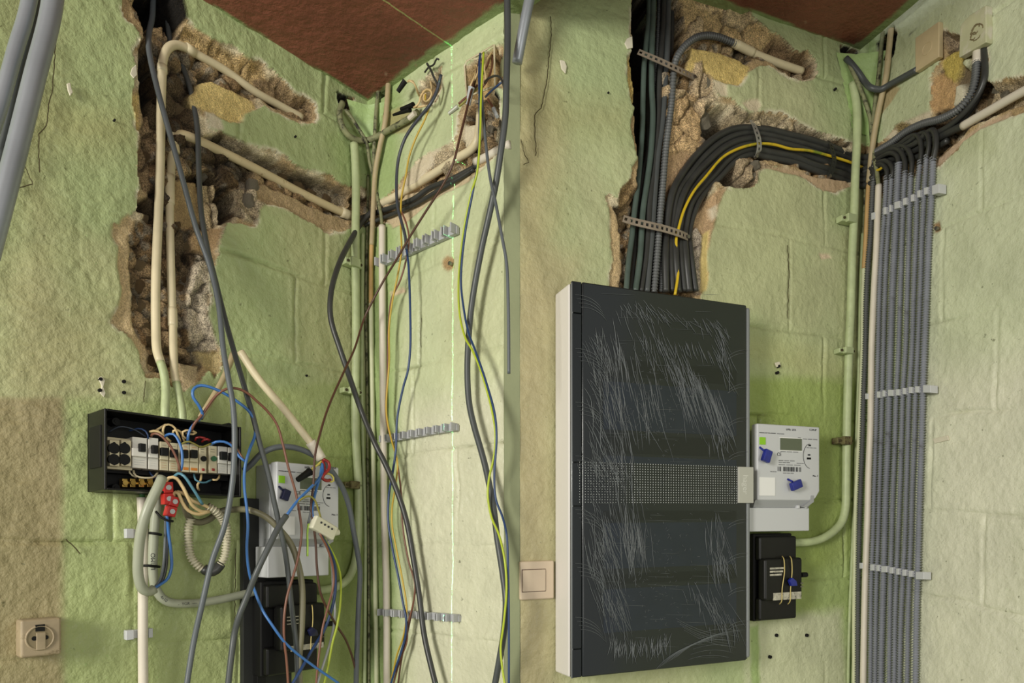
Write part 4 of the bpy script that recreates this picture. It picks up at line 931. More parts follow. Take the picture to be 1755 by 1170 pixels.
# --- loose cables hanging in front
G = 'loose cables hanging in the left bay'
hang = [
 ('hanging_cable', 'long dark grey cable from the chase top passing in front of the fuse box', 'cable', m_grey, 9.5, [(263,-20,-.05),(261,28,-.04),(255,60,-.02),(256,90,0),(269,149,.015),(290,226,.025),(311,300,.03),(336,390,.035),(359,454,.045),(374,518,.06),(383,600,.085),(390,640,.1),(400,700,.115),(402,760,.12),(398,830,.12),(385,900,.115),(364,960,.10),(346,1037,.09),(332,1100,.08),(316,1200,.08)]),
 ('hanging_cable', 'dark grey cable behind the pipe bend that crosses over to the meter', 'cable', m_dgrey, 9, [(286,-20,-.06),(287,28,-.05),(292,72,-.045),(302,95,-.04),(313,115,-.035),(328,159,-.02),(338,218,-.008),(341,299,-.002),(345,364,.01),(356,428,.02),(369,480,.035),(385,544,.055),(402,605,.075),(423,677,.095),(434,715,.105),(445,759,.11),(460,813,.112),(470,860,.112),(478,896,.112),(489,947,.112),(501,1049,.112),(508,1110,.112),(511,1200,.112)]),
 ('hanging_cable', 'dark cable emerging at the corner, sweeping down over the green pipe to the floor', 'cable', m_blk, 9.5, [(640,360,.005),(622,378,.012),(605,405,.02),(580,455,.045),(567,505,.06),(567,546,.065),(583,599,.075),(594,631,.08),(619,703,.08),(645,765,.07),(658,790,.06),(678,835,.045),(696,890,.035),(709,960,.03),(719,1024,.03),(727,1088,.032),(741,1150,.035),(754,1200,.04)]),
 ('hanging_cable', 'thick dark cable curving down at the right side of the left bay', 'cable', m_dgrey, 11, [(869,-20,.03),(870,60,.04),(868,140,.05),(866,200,.05),(858,262,.05),(850,313,.045),(838,370,.04),(825,428,.035),(809,518,.03),(803,580,.03),(801,640,.03),(804,690,.03),(812,728,.03),(824,770,.03),(832,800,.03),(845,865,.035),(852,920,.04),(862,985,.045),(867,1030,.05),(864,1080,.05),(856,1130,.05),(845,1190,.05)]),
 ('hanging_cable', 'thin grey cable from the large socket hole crossing the thick dark cable', 'cable', m_grey, 5.5, [(824,110,.02),(826,170,.03),(830,220,.045),(839,299,.06),(850,351,.07),(862,415,.08),(868,450,.08),(871,520,.08),(872,640,.08)]),
 ('hanging_wire', 'long yellow and green wire from the large socket hole, bowed left then right', 'wire', m_yg, 4, [(829,90,.03),(827,120,.04),(824,180,.05),(823,226,.055),(817,299,.055),(808,330,.05),(794,400,.045),(786,480,.04),(788,540,.04),(798,580,.045),(809,599,.05),(825,638,.05),(843,703,.05),(849,745,.05),(846,785,.05),(838,820,.05),(836,850,.05),(842,885,.05),(855,916,.055),(865,960,.06),(868,1010,.06),(863,1070,.06),(858,1110,.06),(861,1145,.06),(868,1190,.06)]),
 ('hanging_wire', 'long dark blue wire paired with the bowed yellow and green one', 'wire', m_blued, 4, [(823,92,.03),(821,120,.04),(822,200,.05),(819,280,.055),(812,320,.05),(797,400,.046),(790,480,.044),(795,531,.044),(803,570,.045),(814,599,.05),(832,651,.05),(848,710,.05),(851,750,.05),(847,818,.05),(850,856,.05),(861,885,.05),(868,915,.055),(871,990,.055),(872,1080,.055),(872,1190,.055)]),
 ('hanging_wire', 'thin brown wire running diagonally from the large socket hole past the corner', 'wire', m_brownd, 4, [(812,140,.02),(807,159,.03),(797,200,.04),(786,244,.05),(776,282,.055),(760,315,.055),(730,362,.055),(701,408,.055),(680,444,.055),(658,480,.055),(640,513,.06),(625,544,.065),(607,599,.08),(588,640,.09),(563,697,.1),(548,745,.11),(540,780,.112),(537,831,.115),(533,870,.118),(536,890,.118),(541,930,.116),(543,970,.115),(549,1014,.115),(562,1045,.11),(576,1070,.1),(592,1095,.09),(602,1120,.08),(608,1142,.08),(618,1200,.08)]),
 ('hanging_cable', 'dark flat cable curving down from the small junction hole', 'cable', mat('dark_slate_sheath', (60, 64, 72), .4), 5.5, [(756,128,.03),(749,155,.03),(738,178,.035),(722,198,.035),(707,217,.035),(694,238,.035),(684,268,.035),(680,299,.035),(681,351,.035),(688,380,.035),(694,403,.035),(697,428,.034)]),
 ('hanging_wire', 'blue wire hanging straight down the wall beside the white pipe', 'wire', m_blued, 4, [(697,428,.034),(700,454,.034),(703,531,.034),(703,599,.034),(699,635,.034),(691,664,.034),(681,715,.034),(678,774,.034),(672,815,.034),(667,844,.034),(665,880,.034),(666,900,.034),(673,942,.034),(683,990,.034),(691,1035,.034),(696,1060,.034),(695,1088,.034),(688,1115,.034),(678,1145,.034),(664,1190,.034)]),
 ('hanging_wire', 'yellow wire from the small junction hole looping beside the blue one', 'wire', m_yel, 3.2, [(738,178,.03),(728,205,.03),(712,238,.03),(701,270,.03),(696,299,.03),(688,340,.03),(687,390,.03),(688,430,.03),(681,475,.03),(673,513,.03),(667,560,.03),(667,620,.03),(662,690,.03),(663,715,.03),(671,754,.03),(681,792,.03),(678,831,.03),(672,870,.03),(672,900,.03),(678,934,.03),(690,995,.03),(697,1044,.03),(692,1088,.03),(681,1120,.03),(674,1150,.03),(664,1195,.03)]),
 ('hanging_wire', 'brown wire looping down the wall beside the yellow one', 'wire', m_brown, 3.2, [(688,362,.028),(697,385,.028),(701,410,.028),(696,445,.028),(686,480,.028),(671,513,.028),(666,560,.028),(664,640,.028),(661,700,.028),(664,730,.028),(675,765,.028),(682,800,.028),(688,850,.028),(690,900,.028),(700,960,.028),(711,1000,.028),(708,1035,.028),(699,1070,.028),(697,1100,.028),(686,1130,.028),(672,1180,.028)]),
 ('hanging_wire', 'blue wire rising from the fuse box in a high loop, falling past the board', 'wire', m_blue, 5, [(336,722,.07),(347,711,.08),(341,695,.085),(331,680,.085),(331,668,.085),(340,661,.085),(352,661,.09),(379,671,.095),(410,690,.1),(428,706,.105),(437,725,.108),(437,746,.108),(428,770,.108),(420,800,.105),(419,835,.1),(423,870,.1),(425,900,.1),(423,940,.095),(427,980,.09),(436,1010,.09),(450,1045,.1),(466,1070,.115),(488,1100,.12),(510,1120,.12),(542,1144,.12),(580,1170,.12)]),
 ('hanging_wire', 'long brown wire arching from the fuse box and hanging in front of the meter', 'wire', m_brown, 4.4, [(328,738,.065),(333,726,.075),(345,712,.08),(357,695,.085),(370,678,.09),(386,667,.1),(403,665,.105),(422,672,.108),(440,687,.108),(458,704,.108),(474,726,.11),(485,762,.112),(494,800,.115),(507,845,.118),(515,890,.12),(517,912,.12),(511,955,.12),(503,985,.12),(492,1022,.12),(487,1058,.12),(487,1095,.12),(491,1130,.12),(495,1190,.12)]),
 ('hanging_cable', 'grey cable arching over the top of the left meter and down beside it', 'cable', m_grey, 9.5, [(418,806,.03),(430,796,.04),(447,778,.05),(464,769,.06),(486,765,.065),(510,768,.07),(532,777,.075),(555,792,.078),(572,812,.08),(588,838,.08),(599,870,.08),(605,905,.08),(612,943,.08),(617,978,.08),(615,1030,.08),(613,1080,.08),(611,1142,.08),(610,1200,.08)]),
 ('hanging_cable', 'dark grey cable swinging left across the black board to the floor', 'cable', m_dgrey, 10.5, [(491,883,.125),(478,902,.128),(460,938,.13),(440,980,.125),(425,1018,.11),(410,1055,.1),(402,1085,.09),(397,1120,.09),(388,1200,.09)]),
 ('hanging_wire', 'blue wire from the loose pipe end down to the dark grey sheath', 'wire', m_blue, 5, [(552,794,.1),(553,808,.105),(545,822,.11),(530,838,.118),(510,858,.124),(491,883,.126)]),
 ('hanging_wire', 'blue wire from the loose pipe end down to the white connector', 'wire', m_blue, 5, [(551,800,.1),(549,815,.106),(542,838,.112),(537,860,.116),(535,880,.118),(540,895,.118)]),
 ('hanging_wire', 'dark blue wire from the white connector down to the bottom', 'wire', m_blued, 5.5, [(547,912,.118),(558,930,.116),(568,950,.112),(574,972,.11),(575,1000,.108),(573,1024,.106),(565,1055,.105),(556,1078,.105),(543,1100,.11),(528,1125,.115),(514,1150,.12),(490,1190,.12)]),
 ('hanging_wire', 'yellow and green wire from the white connector bowing right', 'wire', m_yg, 4, [(552,917,.116),(566,940,.112),(576,960,.11),(583,985,.108),(584,1014,.106),(582,1045,.105),(577,1075,.105),(570,1100,.105),(562,1142,.105),(550,1195,.105)]),
 ('hanging_wire', 'pale grey wire from the white connector behind the blue one', 'wire', m_lgrey2, 4.5, [(549,915,.11),(562,940,.108),(569,970,.1),(571,1010,.098),(574,1050,.096),(569,1088,.096),(560,1120,.098),(552,1145,.1),(538,1190,.1)]),
 ('hanging_wire', 'brown wire from the white connector crossing the black fuse holder', 'wire', m_brown, 4, [(548,914,.122),(562,942,.118),(571,975,.115),(571,1005,.115),(562,1040,.118),(553,1075,.12),(548,1110,.12),(544,1145,.12),(540,1195,.12)]),
 ('hanging_wire', 'thin yellow wire arching over the left meter printed panel', 'wire', m_olive, 3.4, [(493,880,.12),(505,865,.124),(518,854,.126),(530,850,.126),(539,856,.124),(546,874,.12),(550,888,.118)]),
 ('hanging_wire', 'short bright yellow green wire stub in front of the left meter', 'wire', mat('bright_yg', (176, 214, 84), .35), 3.6, [(529,896,.116),(527,910,.116),(527,930,.116),(527,953,.116)]),
 ('hanging_wire', 'grey wire piece just above the short yellow green stub', 'wire', m_grey, 4, [(534,866,.116),(532,880,.117),(528,897,.116)]),
 ('hanging_wire', 'dark red wire knot at the end of the loose pipe', 'wire', m_redw, 5.5, [(553,786,.1),(563,792,.106),(564,803,.108),(556,812,.108),(552,818,.108),(560,824,.106),(566,822,.104)]),
 ('hanging_wire', 'second dark red wire at the loose pipe end', 'wire', m_redw, 5, [(552,788,.098),(556,800,.102),(555,814,.106),(551,820,.108)]),
 ('hanging_wire', 'yellow wire tail curling beside the dark red knot', 'wire', mat('pale_yellow_wire', (206, 196, 96), .4), 3.6, [(557,812,.1),(566,812,.104),(572,820,.104),(570,826,.104),(563,823,.104)]),
 ('hanging_wire', 'pale yellow wire from the loose pipe end into the black connector', 'wire', mat('pale_yellow_wire', (206, 196, 96), .4), 3.8, [(552,789,.098),(544,797,.1),(536,802,.102),(531,810,.102)]),
 ('hanging_wire', 'short brown wire joining the bundle under the lowest grey clip rail', 'wire', m_brownd, 3.4, [(712,960,.026),(713,1000,.026),(706,1045,.026),(698,1085,.026),(688,1130,.026),(680,1190,.026)]),
]
for nm, lab, cat, m, w, pts in hang: cable(nm, lab, cat, m, w, pts, group=G)

# black push-in connector and white connector near the meter
def tube_conn(name, label, a, b, w, m, taper=.8, cat='connector', off=.1):
    A = Pt(a[0], a[1], a[2] if len(a) > 2 else off); B = Pt(b[0], b[1], b[2] if len(b) > 2 else off); r = w * A.y / F / 2
    t = thing(name, label, cat, A)
    n = 8; mb = MB(); mb.tube([A.lerp(B, i / n) for i in range(n + 1)], r, 10, rf=lambda i: r * (1 - (1 - taper) * i / n)); mb.build('shell', m, t, smooth=False)
    mb = MB(); mb.tube([A.lerp(B, -.03), A.lerp(B, .06)], r * 1.08, 10); mb.build('collar', m, t)
    return t
tube_conn('wire_connector', 'black wire connector at the end of the pale yellow wire over the meter', (531,808,.102), (510,822,.104), 13, m_blackm, .7)
t = thing('connector_block', 'white connector block hanging in front of the left meter', 'connector', Pt(553, 903, .118))
a = Pt(535, 893, .122); b = Pt(572, 915, .118); m = mat('ivory_plastic', (214, 212, 188), .4, var=.05)
ax = (b - a).normalized(); sd = ax.cross(AL.n).normalized()
mb = MB(); c = (a + b) / 2; L = (b - a).length / 2
vs = [c + ax * (i * L) + sd * (j * .0135) + AL.n * (k * .009) for k in (-1, 1) for j in (-1, 1) for i in (-1, 1)]
mb.add(vs, [(0, 2, 3, 1), (4, 5, 7, 6), (0, 1, 5, 4), (2, 6, 7, 3), (0, 4, 6, 2), (1, 3, 7, 5)]); mb.build('housing', m, t, bevel=.003)
for i in range(4):
    mb = MB(); q = c + ax * (L * (-.5 + .33 * i)) + AL.n * .0085 + sd * -.004; mb.tube([q, q + AL.n * .0015], .0022, 8); mb.build('screw_hole', m_dkprint, t)
mb = MB(); q = b + ax * .0; mb.tube([q - ax * .004, q + ax * .008 + sd * -.008], .006, 10); mb.build('hook', m, t)

# --- meters
m_lcd = mat('display_glass', (92, 100, 82), .25); m_lime = mat('lime_label', (140, 196, 40), .45); m_seal = mat('blue_seal', (34, 44, 130), .35, var=.2, scale=80)
m_sealc = mat('dark_blue_seal', (28, 32, 66), .35, var=.2, scale=80); m_label = mat('white_label', (232, 232, 230), .5); m_slope = mat('grey_slope', (158, 160, 162), .45)
def meter(W, x0, x1, yt, yb, ylow, xl0, xl1, back, label, DM, sealmat, cropA):
    """front face spans x0..x1, yt..yb in the picture; lower terminal cover to ylow"""
    ua, va = W.uv(x0, yt, DM); ub, vb = W.uv(x1, yb, DM); wd_ = ub - ua; hh = va - W.uv(x0, yb, DM)[1]
    ul0 = W.uv(xl0, ylow, DM)[0]; ul1 = W.uv(xl1, ylow, DM)[0]; vl = W.uv((xl0 + xl1) / 2, ylow, DM)[1]
    v1 = va; v0 = va - hh
    t = thing('electricity_meter', label, 'meter', W.world((ua + ub) / 2, vl, 0))
    G_ = lambda s, tt: (ua + wd_ * s, v1 - hh * tt)
    ubk = back
    mb = MB(); mb.prism(W, [(ubk, vl + .004), (ul1, vl + .004), (ul1, v0 - .006), (ub, v0 + .022), (ub, v1 - .003), (ubk, v1 - .003)], .002, DM * .72); mb.build('rear_housing', m_lgrey2, t, bevel=.003)
    mb = MB(); mb.prism(W, [(ua, v0), (ub - .030, v0), (ub - .012, v0 + .004), (ub, v0 + .020), (ub, v1), (ua, v1)], DM * .70, DM); mb.build('front_cover', m_lgrey, t, bevel=.003)
    # sloping part and lower cover
    DL = DM * .86; vs0 = v0 - hh * .10
    mb = MB(); P = W.world
    q = [P(ua - .004, v0 + .001, DM * .5), P(ub - .02, v0 + .001, DM * .5), P(ub - .02, v0 + .001, DM - .001), P(ua - .004, v0 + .001, DM - .001), P(ua - .004, vs0, DM * .5), P(ul1, vs0, DM * .5), P(ul1, vs0, DL), P(ua - .004, vs0, DL)]
    mb.add(q, [(0, 1, 2, 3), (4, 7, 6, 5), (0, 4, 5, 1), (3, 2, 6, 7), (0, 3, 7, 4), (1, 5, 6, 2)]); mb.build('sloping_panel', m_slope, t)
    mb = MB(); mb.box(W, ul0, ul1, vl, vs0 + .001, DM * .3, DL + .004); mb.build('terminal_cover', m_lgrey, t, bevel=.002)
    # side rail lip
    for s, tt in ((.82, 1.0), (.80, 1.04), (.62, 1.10), (.75, 1.10)):
        pass
    a0 = G_(.885, .93); b0 = G_(.74, 1.09)
    mb = MB(); mb.prism(W, [(a0[0] - .006, a0[1]), (a0[0] + .003, a0[1]), (a0[0] + .002, a0[1] - .014), (b0[0] + .006, b0[1]), (b0[0] - .006, b0[1]), (a0[0] - .008, a0[1] - .012)], DM * .8, DM + .0006); mb.build('seal_slot', m_slope, t)
    for s in (.66, .78):
        c0 = G_(s, 1.105); mb = MB(); mb.box(W, c0[0] - .003, c0[0] + .003, c0[1], c0[1] + .007, DL, DL + .008); mb.build('clip_tab', m_lgrey, t, bevel=.001)
    def face(nm, s0, s1, t0, t1, m, h=.0006):
        a = G_(s0, t1); b = G_(s1, t0); mb = MB(); mb.box(W, a[0], b[0], a[1], b[1], DM - .001, DM + h); return mb.build(nm, m, t)
    face('display', .355, .70, .175, .335, m_lcd, .0008)
    for nm, a in (('display_frame', (.345, .71, .165, .175)), ('display_frame', (.345, .71, .335, .345))): face(nm, *a, m_label)
    face('green_marker', .03, .12, .18, .275, m_lime, .0015)
    face('rating_label', .025, .27, .70, .94, m_label, .0012)
    for k in range(26):
        if R.random() < .82: face('barcode_bar', .315 + k * .0145, .315 + k * .0145 + R.choice((.005, .009)), .555, .615, m_dkprint)
    for (s0, s1, tt) in ((.03,.30,.115),(.03,.44,.118),(.72,.97,.17),(.33,.60,.47),(.33,.52,.495),(.33,.70,.525),(.78,.95,.285),(.36,.66,.352),(.62,.74,.50),(.40,.58,.635),(.20,.30,.62),(.06,.24,.745),(.07,.20,.905),(.64,.69,.158)):
        for kk in range(3): face('printed_line', s0 + (s1 - s0) * kk / 3, s0 + (s1 - s0) * (kk + .82) / 3, tt, tt + .006, m_dkprint)
    face('optical_port', .81, .85, .245, .265, m_blackm); face('pictogram', .785, .85, .42, .445, m_blackm); face('pictogram', .80, .84, .375, .395, m_dkprint)
    c0 = G_(.84, .40); mb = MB(); rr = wd_ * .115
    mb.tube([W.world(c0[0] + rr * math.cos(a), c0[1] + rr * 1.35 * math.sin(a), DM + .0004) for a in [math.radians(d) for d in range(95, 266, 10)]], .0005, 5); mb.build('printed_arc', m_dkprint, t)
    X = lambda s, tt: (x0 + (x1 - x0) * s, yt + (yb - yt) * tt)
    ps = (x1 - x0) / 107
    text_on(W, 'CE', *X(.35, .405), DM + .0003, 8 * ps, m_dkprint, t)
    text_on(W, 'COMUP', *X(.89, .088), DM + .0003, 4.6 * ps, m_dkprint, t)
    text_on(W, 'Max. 3', *X(.93, .685), DM + .0003, 4.4 * ps, m_dkprint, t)
    text_on(W, 'kWh  kVA', *X(.54, .085), DM + .0003, 5 * ps, m_dkprint, t)
    # blue seals
    for (s, tt, rot, nm) in ((.085, .43, -.35, 'blue_seal'), (.545, .80, .35, 'blue_seal')):
        if cropA and s > .5: continue
        c0 = G_(s, tt); mb = MB(); ca, sa = math.cos(rot), math.sin(rot); hw, hh_ = wd_ * .055, wd_ * .075
        if s > .5: hw, hh_ = wd_ * .08, wd_ * .052
        mb.prism(W, [(c0[0] + i * hw * ca - j * hh_ * sa, c0[1] + i * hw * sa + j * hh_ * ca) for i, j in ((-1, -1), (1, -1), (1, 1), (-1, 1))], DM + .006, DM + .016); mb.build(nm, sealmat, t, bevel=.002)
        mb = MB(); p = W.world(c0[0] - hw * .6, c0[1] + hh_ * .8, DM + .010); mb.tube([W.world(c0[0] - hw * .9, c0[1] + hh_ * 1.5, DM), p], .0022, 6); mb.build('seal_stem', sealmat, t)
    return t
meter(AL, 474, 581, 790, 924, 988, 462, 567, AL.uv(437, 880)[0], 'light grey electricity meter in the left bay, hung over with loose wires', .073, m_sealc, True)
DMB = .060
meter(BL, 1298, 1405, 725, 857, 910, 1287, 1390, BL.uv(1284, 800, .0)[0], 'clean light grey electricity meter right of the tall dark cabinet', DMB, m_seal, False)

# --- black board and fuse holders
W = AL
t = thing('backing_board', 'black painted backing board below the left meter', 'board', W.world(*W.uv(440, 1150), 0))
a = W.uv(417, 853, .015); b = W.uv(447, 1142, .015)
mb = MB(); mb.box(W, a[0], W.uv(500, 900, .015)[0], b[1] - .08, a[1], .002, .015); mb.build('board_panel', m_board, t, bevel=.001)
mb = MB(); a2 = W.uv(441, 990, .03); mb.box(W, a2[0], W.uv(456, 990, .03)[0], b[1] - .08, a2[1], .013, .030); mb.build('edge_batten', m_blackm, t, bevel=.001)
def fuse_holder(W, xb, F1, F2, F3, label, seal, board_off=0.0, D=(.05, .075)):
    """F1 upper front rect, F2 raised cover rect, F3 lower body rect: (x0,y0,x1,y1) in the picture"""
    D1, D2 = D[0] + board_off, D[1] + board_off
    ub = W.uv(xb, (F1[1] + F3[3]) / 2, board_off)[0]
    x1u, y1 = W.uv(F1[2], F1[1], D1); v0 = W.uv(F3[0], F3[3], D1)[1]; v1 = W.uv(F1[0], F1[1], D1)[1]
    t = thing('fuse_holder', label, 'fuse holder', W.world((ub + x1u) / 2, v0, board_off))
    uf = W.uv(F1[0], 1000, D1)[0]
    mb = MB(); mb.box(W, min(ub, uf - .004), x1u, v0, v1, board_off + .001, D1 - .014); mb.build('base', m_blackm, t, bevel=.003)
    vm = W.uv(F2[0], F2[1], D1)[1]; vq = W.uv(F3[0], F3[1], D1)[1]
    mb = MB(); mb.box(W, uf, x1u, vm - .004, v1 - .006, D1 - .02, D1); mb.build('upper_cover', m_black, t, bevel=.005, seg=3)
    mb = MB(); mb.box(W, uf, x1u, v0 + .002, vq + .01, D1 - .02, D1); mb.build('lower_body', m_black, t, bevel=.005, seg=3)
    c0 = W.uv(F2[0], F2[3], D2); c1 = W.uv(F2[2], F2[1], D2)
    mb = MB(); mb.box(W, c0[0], c1[0], W.uv(F2[0], F2[3], D2)[1], W.uv(F2[0], F2[1], D2)[1], D1 - .01, D2); mb.build('raised_cover', m_black, t, bevel=.006, seg=3)
    wx, hy = F2[2] - F2[0], F2[3] - F2[1]
    fx = lambda s: F2[0] + wx * s; fy = lambda s: F2[1] + hy * s
    def plate(nm, s0, s1, t0, t1, m, h=.0008):
        a = W.uv(fx(s0), fy(t1), D2); b = W.uv(fx(s1), fy(t0), D2); mb = MB(); mb.box(W, a[0], b[0], a[1], b[1], D2 - .001, D2 + h); return mb.build(nm, m, t)
    m_old = mat('aged_label', (176, 172, 156), .6, var=.3, scale=120, dirt=(40, 40, 36), dirt_amt=.46, dirt_scale=160)
    for k in range(3): plate('paper_label', .13, .50 - .03 * k, .20 + k * .075, .255 + k * .075, m_old)
    plate('rating_plate', .22, .95, .77, .98, m_old)
    # sealing wires, knob, blue seal
    for (s0, s1) in ((.50, .44), (.70, .66)):
        mb = MB(); P = [W.p(fx(s0) - 3, fy(-.06), D1 + .002), W.p(fx(s0), fy(.02), D2 + .003), W.p(fx(s0) + 1, fy(.3), D2 + .002), W.p(fx(s1) + 1, fy(.7), D2 + .002), W.p(fx(s1), fy(1.0), D2 + .003), W.p(fx(s1) - 4, fy(1.07), D1 + .006)]
        mb.tube(spline(P, .004), .0011, 5); mb.build('sealing_wire', mat('sealing_wire', (196, 178, 112), .5), t, smooth=True)
    p = W.uv(fx(.66), fy(.55), D2); mb = MB(); mb.prism(W, [(p[0] - .010, p[1] + .004), (p[0] - .002, p[1] + .010), (p[0] + .009, p[1] + .003), (p[0] + .012, p[1] - .008), (p[0] - .004, p[1] - .008)], D2 + .002, D2 + .010); mb.build('blue_seal', seal, t, bevel=.0015)
    k0 = W.uv(fx(.97), fy(.38), D1); mb = MB(); mb.tube([W.world(k0[0] - .004, k0[1], D2 - .012), W.world(k0[0] + .012, k0[1], D2 - .012)], .0055, 12); mb.build('thumb_screw', m_blackm, t, smooth=False)
    for tt in (.56, .64): plate('metal_tag', .92, .99, tt, tt + .03, m_steel, .002)
    return t
fuse_holder(AL, 452, (457, 997, 545, 1050), (482, 1038, 558, 1118), (457, 1120, 545, 1162), 'black fuse holder low under the left meter, behind crossing wires', m_sealc, .015, (.045, .065))
fuse_holder(BL, 1284, (1302, 914, 1366, 950), (1311, 957, 1376, 1030), (1299, 1033, 1363, 1066), 'black fuse holder under the right meter with a blue seal', m_seal, 0.0, (.045, .058))

# --- sockets and switch plates
def plate_thing(W, name, label, cat, rect, D, m, bev=.002):
    x0, y0, x1, y1 = rect; a = W.uv(x0, (y0 + y1) / 2, D); b = W.uv(x1, (y0 + y1) / 2, D); vt = W.uv((x0 + x1) / 2, y0, D)[1]; vb = W.uv((x0 + x1) / 2, y1, D)[1]
    t = thing(name, label, cat, W.world((a[0] + b[0]) / 2, vb, 0)); mb = MB(); mb.box(W, a[0], b[0], vb, vt, 0.0, D); mb.build('plate', m, t, bevel=bev)
    return t, a[0], b[0], vb, vt
m_sock = mat('aged_socket', (160, 144, 116), .55, var=.14, scale=50, dirt=(126, 112, 82), dirt_amt=.42, dirt_scale=50)
t, a, b, v0, v1 = plate_thing(AL, 'wall_socket', 'dirty beige surface socket at the lower left of the left wall', 'socket', (35, 1060, 106, 1125), .026, m_sock, .004)
uc, vc = (a + b) / 2 - .002, (v0 + v1) / 2; rr = (b - a) * .335
mb = MB(); mb.tube([AL.world(uc + rr * math.cos(k * math.pi / 20), vc + rr * math.sin(k * math.pi / 20), .0262) for k in range(41)], .0016, 6, caps=False); mb.build('rim', m_sock, t, smooth=True)
mb = MB(); mb.disc(AL, uc, vc, rr * .96, .020, .0268, 32); mb.build('face_disc', mat('socket_face', (134, 120, 90), .6, var=.15, scale=60), t, bevel=.001)
for du in (-.5, .5): mb = MB(); mb.disc(AL, uc + du * rr * .84, vc, .0034, .026, .0274, 12); mb.build('pin_hole', m_hole, t)
mb = MB(); mb.box(AL, uc - .006, uc + .006, vc + .010, vc + .020, .026, .0276); mb.build('slot', m_hole, t)
mb = MB(); mb.box(AL, uc - .005, uc + .007, vc - .018, vc + .008, .026, .0282); mb.build('contact_strip', m_sock, t, bevel=.001)
m_sw = mat('beige_switch', (206, 188, 162), .42)
t, a, b, v0, v1 = plate_thing(BL, 'light_switch', 'beige light switch at the far left of the right bay, beside the cabinet', 'switch', (892, 961, 950, 1027), .010, m_sw, .003)
ax_, _ = BL.uv(896, 990, .012); bx_, _ = BL.uv(935, 990, .012); vt = BL.uv(915, 976, .012)[1]; vb = BL.uv(915, 1013, .012)[1]
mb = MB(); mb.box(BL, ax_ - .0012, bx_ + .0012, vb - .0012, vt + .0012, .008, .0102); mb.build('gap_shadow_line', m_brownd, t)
mb = MB(); mb.box(BL, ax_, bx_, vb, vt, .008, .0125); mb.build('rocker', m_sw, t, bevel=.001)
m_cov = mat('beige_cover', (194, 176, 138), .45, var=.04)
def qplate(W, name, label, quad, D, m):
    us_ = [W.uv(x, y, D) for x, y in quad]; t = thing(name, label, 'cover plate', W.world(us_[0][0], us_[0][1], 0))
    mb = MB(); mb.prism(W, us_, 0.0, D); mb.build('plate', m, t, bevel=.002); return t
t = qplate(BR, 'junction_cover', 'beige square blanking cover high on the right wall', [(1568,124),(1609,97),(1609,36),(1568,65)], .012, m_cov)
u, v = BR.uv(1589, 83, .012); mb = MB(); mb.tube([BR.world(u + .012 * math.cos(k * math.pi / 12), v + .012 * math.sin(k * math.pi / 12), .0122) for k in range(25)], .0008, 6, caps=False); mb.build('moulded_ring', m_cov, t)
m_covw = mat('painted_cover', (190, 190, 154), .5, var=.06, dirt=(206, 200, 184), dirt_amt=.5, dirt_scale=16)
t = qplate(BR, 'junction_cover', 'white and green painted blanking cover at the top right, above a conduit', [(1643,99),(1690,72),(1690,8),(1661,26),(1645,44)], .016, m_covw)
for s_ in ((1674,55,.013),(1672,50,.008),(1668,62,.006)):
    u, v = BR.uv(s_[0], s_[1], .0165); mb = MB(); mb.tube([BR.world(u + s_[2] * math.cos(k * math.pi / 8) * (1 + .2 * math.sin(3 * k)), v + s_[2] * 1.1 * math.sin(k * math.pi / 8), .0165) for k in range(15)], .0011, 5); mb.build('scraped_mark', mat('scrape', (120, 108, 76), .8), t)

# --- vertical pipes and rods at the left corner
def pipe_thing(label, m, w, pts, clamps=(), name='conduit_pipe', off=None):
    P0 = Pt(pts[-1][0], pts[-1][1], .01); t = thing(name, label, 'pipe', P0)
    cable('pipe_run', None, None, m, w, pts, off, parent=t)
    for W, x, y, wpx, hpx, mm in clamps:
        sc = W.p(x, y).y / F; u, v = W.uv(x, y, .02); hw = wpx * sc / 2
        mb = MB(); mb.box(W, u - hw * .55, u + hw * .55, v - hpx * sc / 2, v + hpx * sc / 2, .018, .028); mb.build('clamp_bridge', mm, t, bevel=.002)
        mb = MB(); mb.box(W, u - hw, u + hw, v - hpx * sc * .38, v + hpx * sc * .38, .002, .020); mb.build('clamp_foot', mm, t, bevel=.002)
        for s in (-.75, .8):
            mb = MB(); mb.disc(W, u + hw * s, v, .003, .018, .0225, 8); mb.build('clamp_screw', m_crack, t)
    return t
pipe_thing('green painted pipe running down the left corner and bending under the meter', m_grn, 14, [(607,246,.014),(609,280,.014),(610,326,.014),(609,428,.014),(610,531,.014),(610,599,.014),(609,728,.014),(614,831,.014),(614,900,.014),(613,930,.014),(608,965,.014),(596,992,.014),(575,1006,.014),(545,1012,.014)],
 [(AL, 607, 450, 34, 15, m_grn), (AL, 605, 670, 36, 12, m_grn), (AL, 606, 831, 34, 13, mat('rusted_clamp', (110, 104, 66), .8, var=.3, scale=60, dirt=(70, 50, 36), dirt_amt=.5, dirt_scale=80))])
pipe_thing('old dark conduit hooking out of the left ceiling corner behind the green pipe', m_dirt, 10, [(587,176,.004),(582,195,.008),(586,215,.010),(597,232,.012),(612,240,.016),(630,240,.022),(642,236,.016),(668,222,.010),(700,204,.008),(716,192,.008)])
pipe_thing('thin pale painted lath crossing the green corner fillet at the left', m_dirt, 6, [(592,188,.012),(604,204,.018),(618,226,.022),(628,244,.026),(634,280,.014),(642,310,.006),(648,345,.004),(653,366,.006),(655,390,.010)])
pipe_thing('dark stained rod left of the beige rod at the left corner', m_dirt, 7, [(652,118,.008),(650,141,.008),(645,190,.010),(642,240,.012),(641,270,.010),(642,300,.008)])
pipe_thing('beige square rod running from the left ceiling corner down the wall', m_beige, 9, [(668,108,.010),(666,136,.010),(660,210,.012),(650,256,.012),(643,299,.010),(640,351,.010),(637,420,.010)])
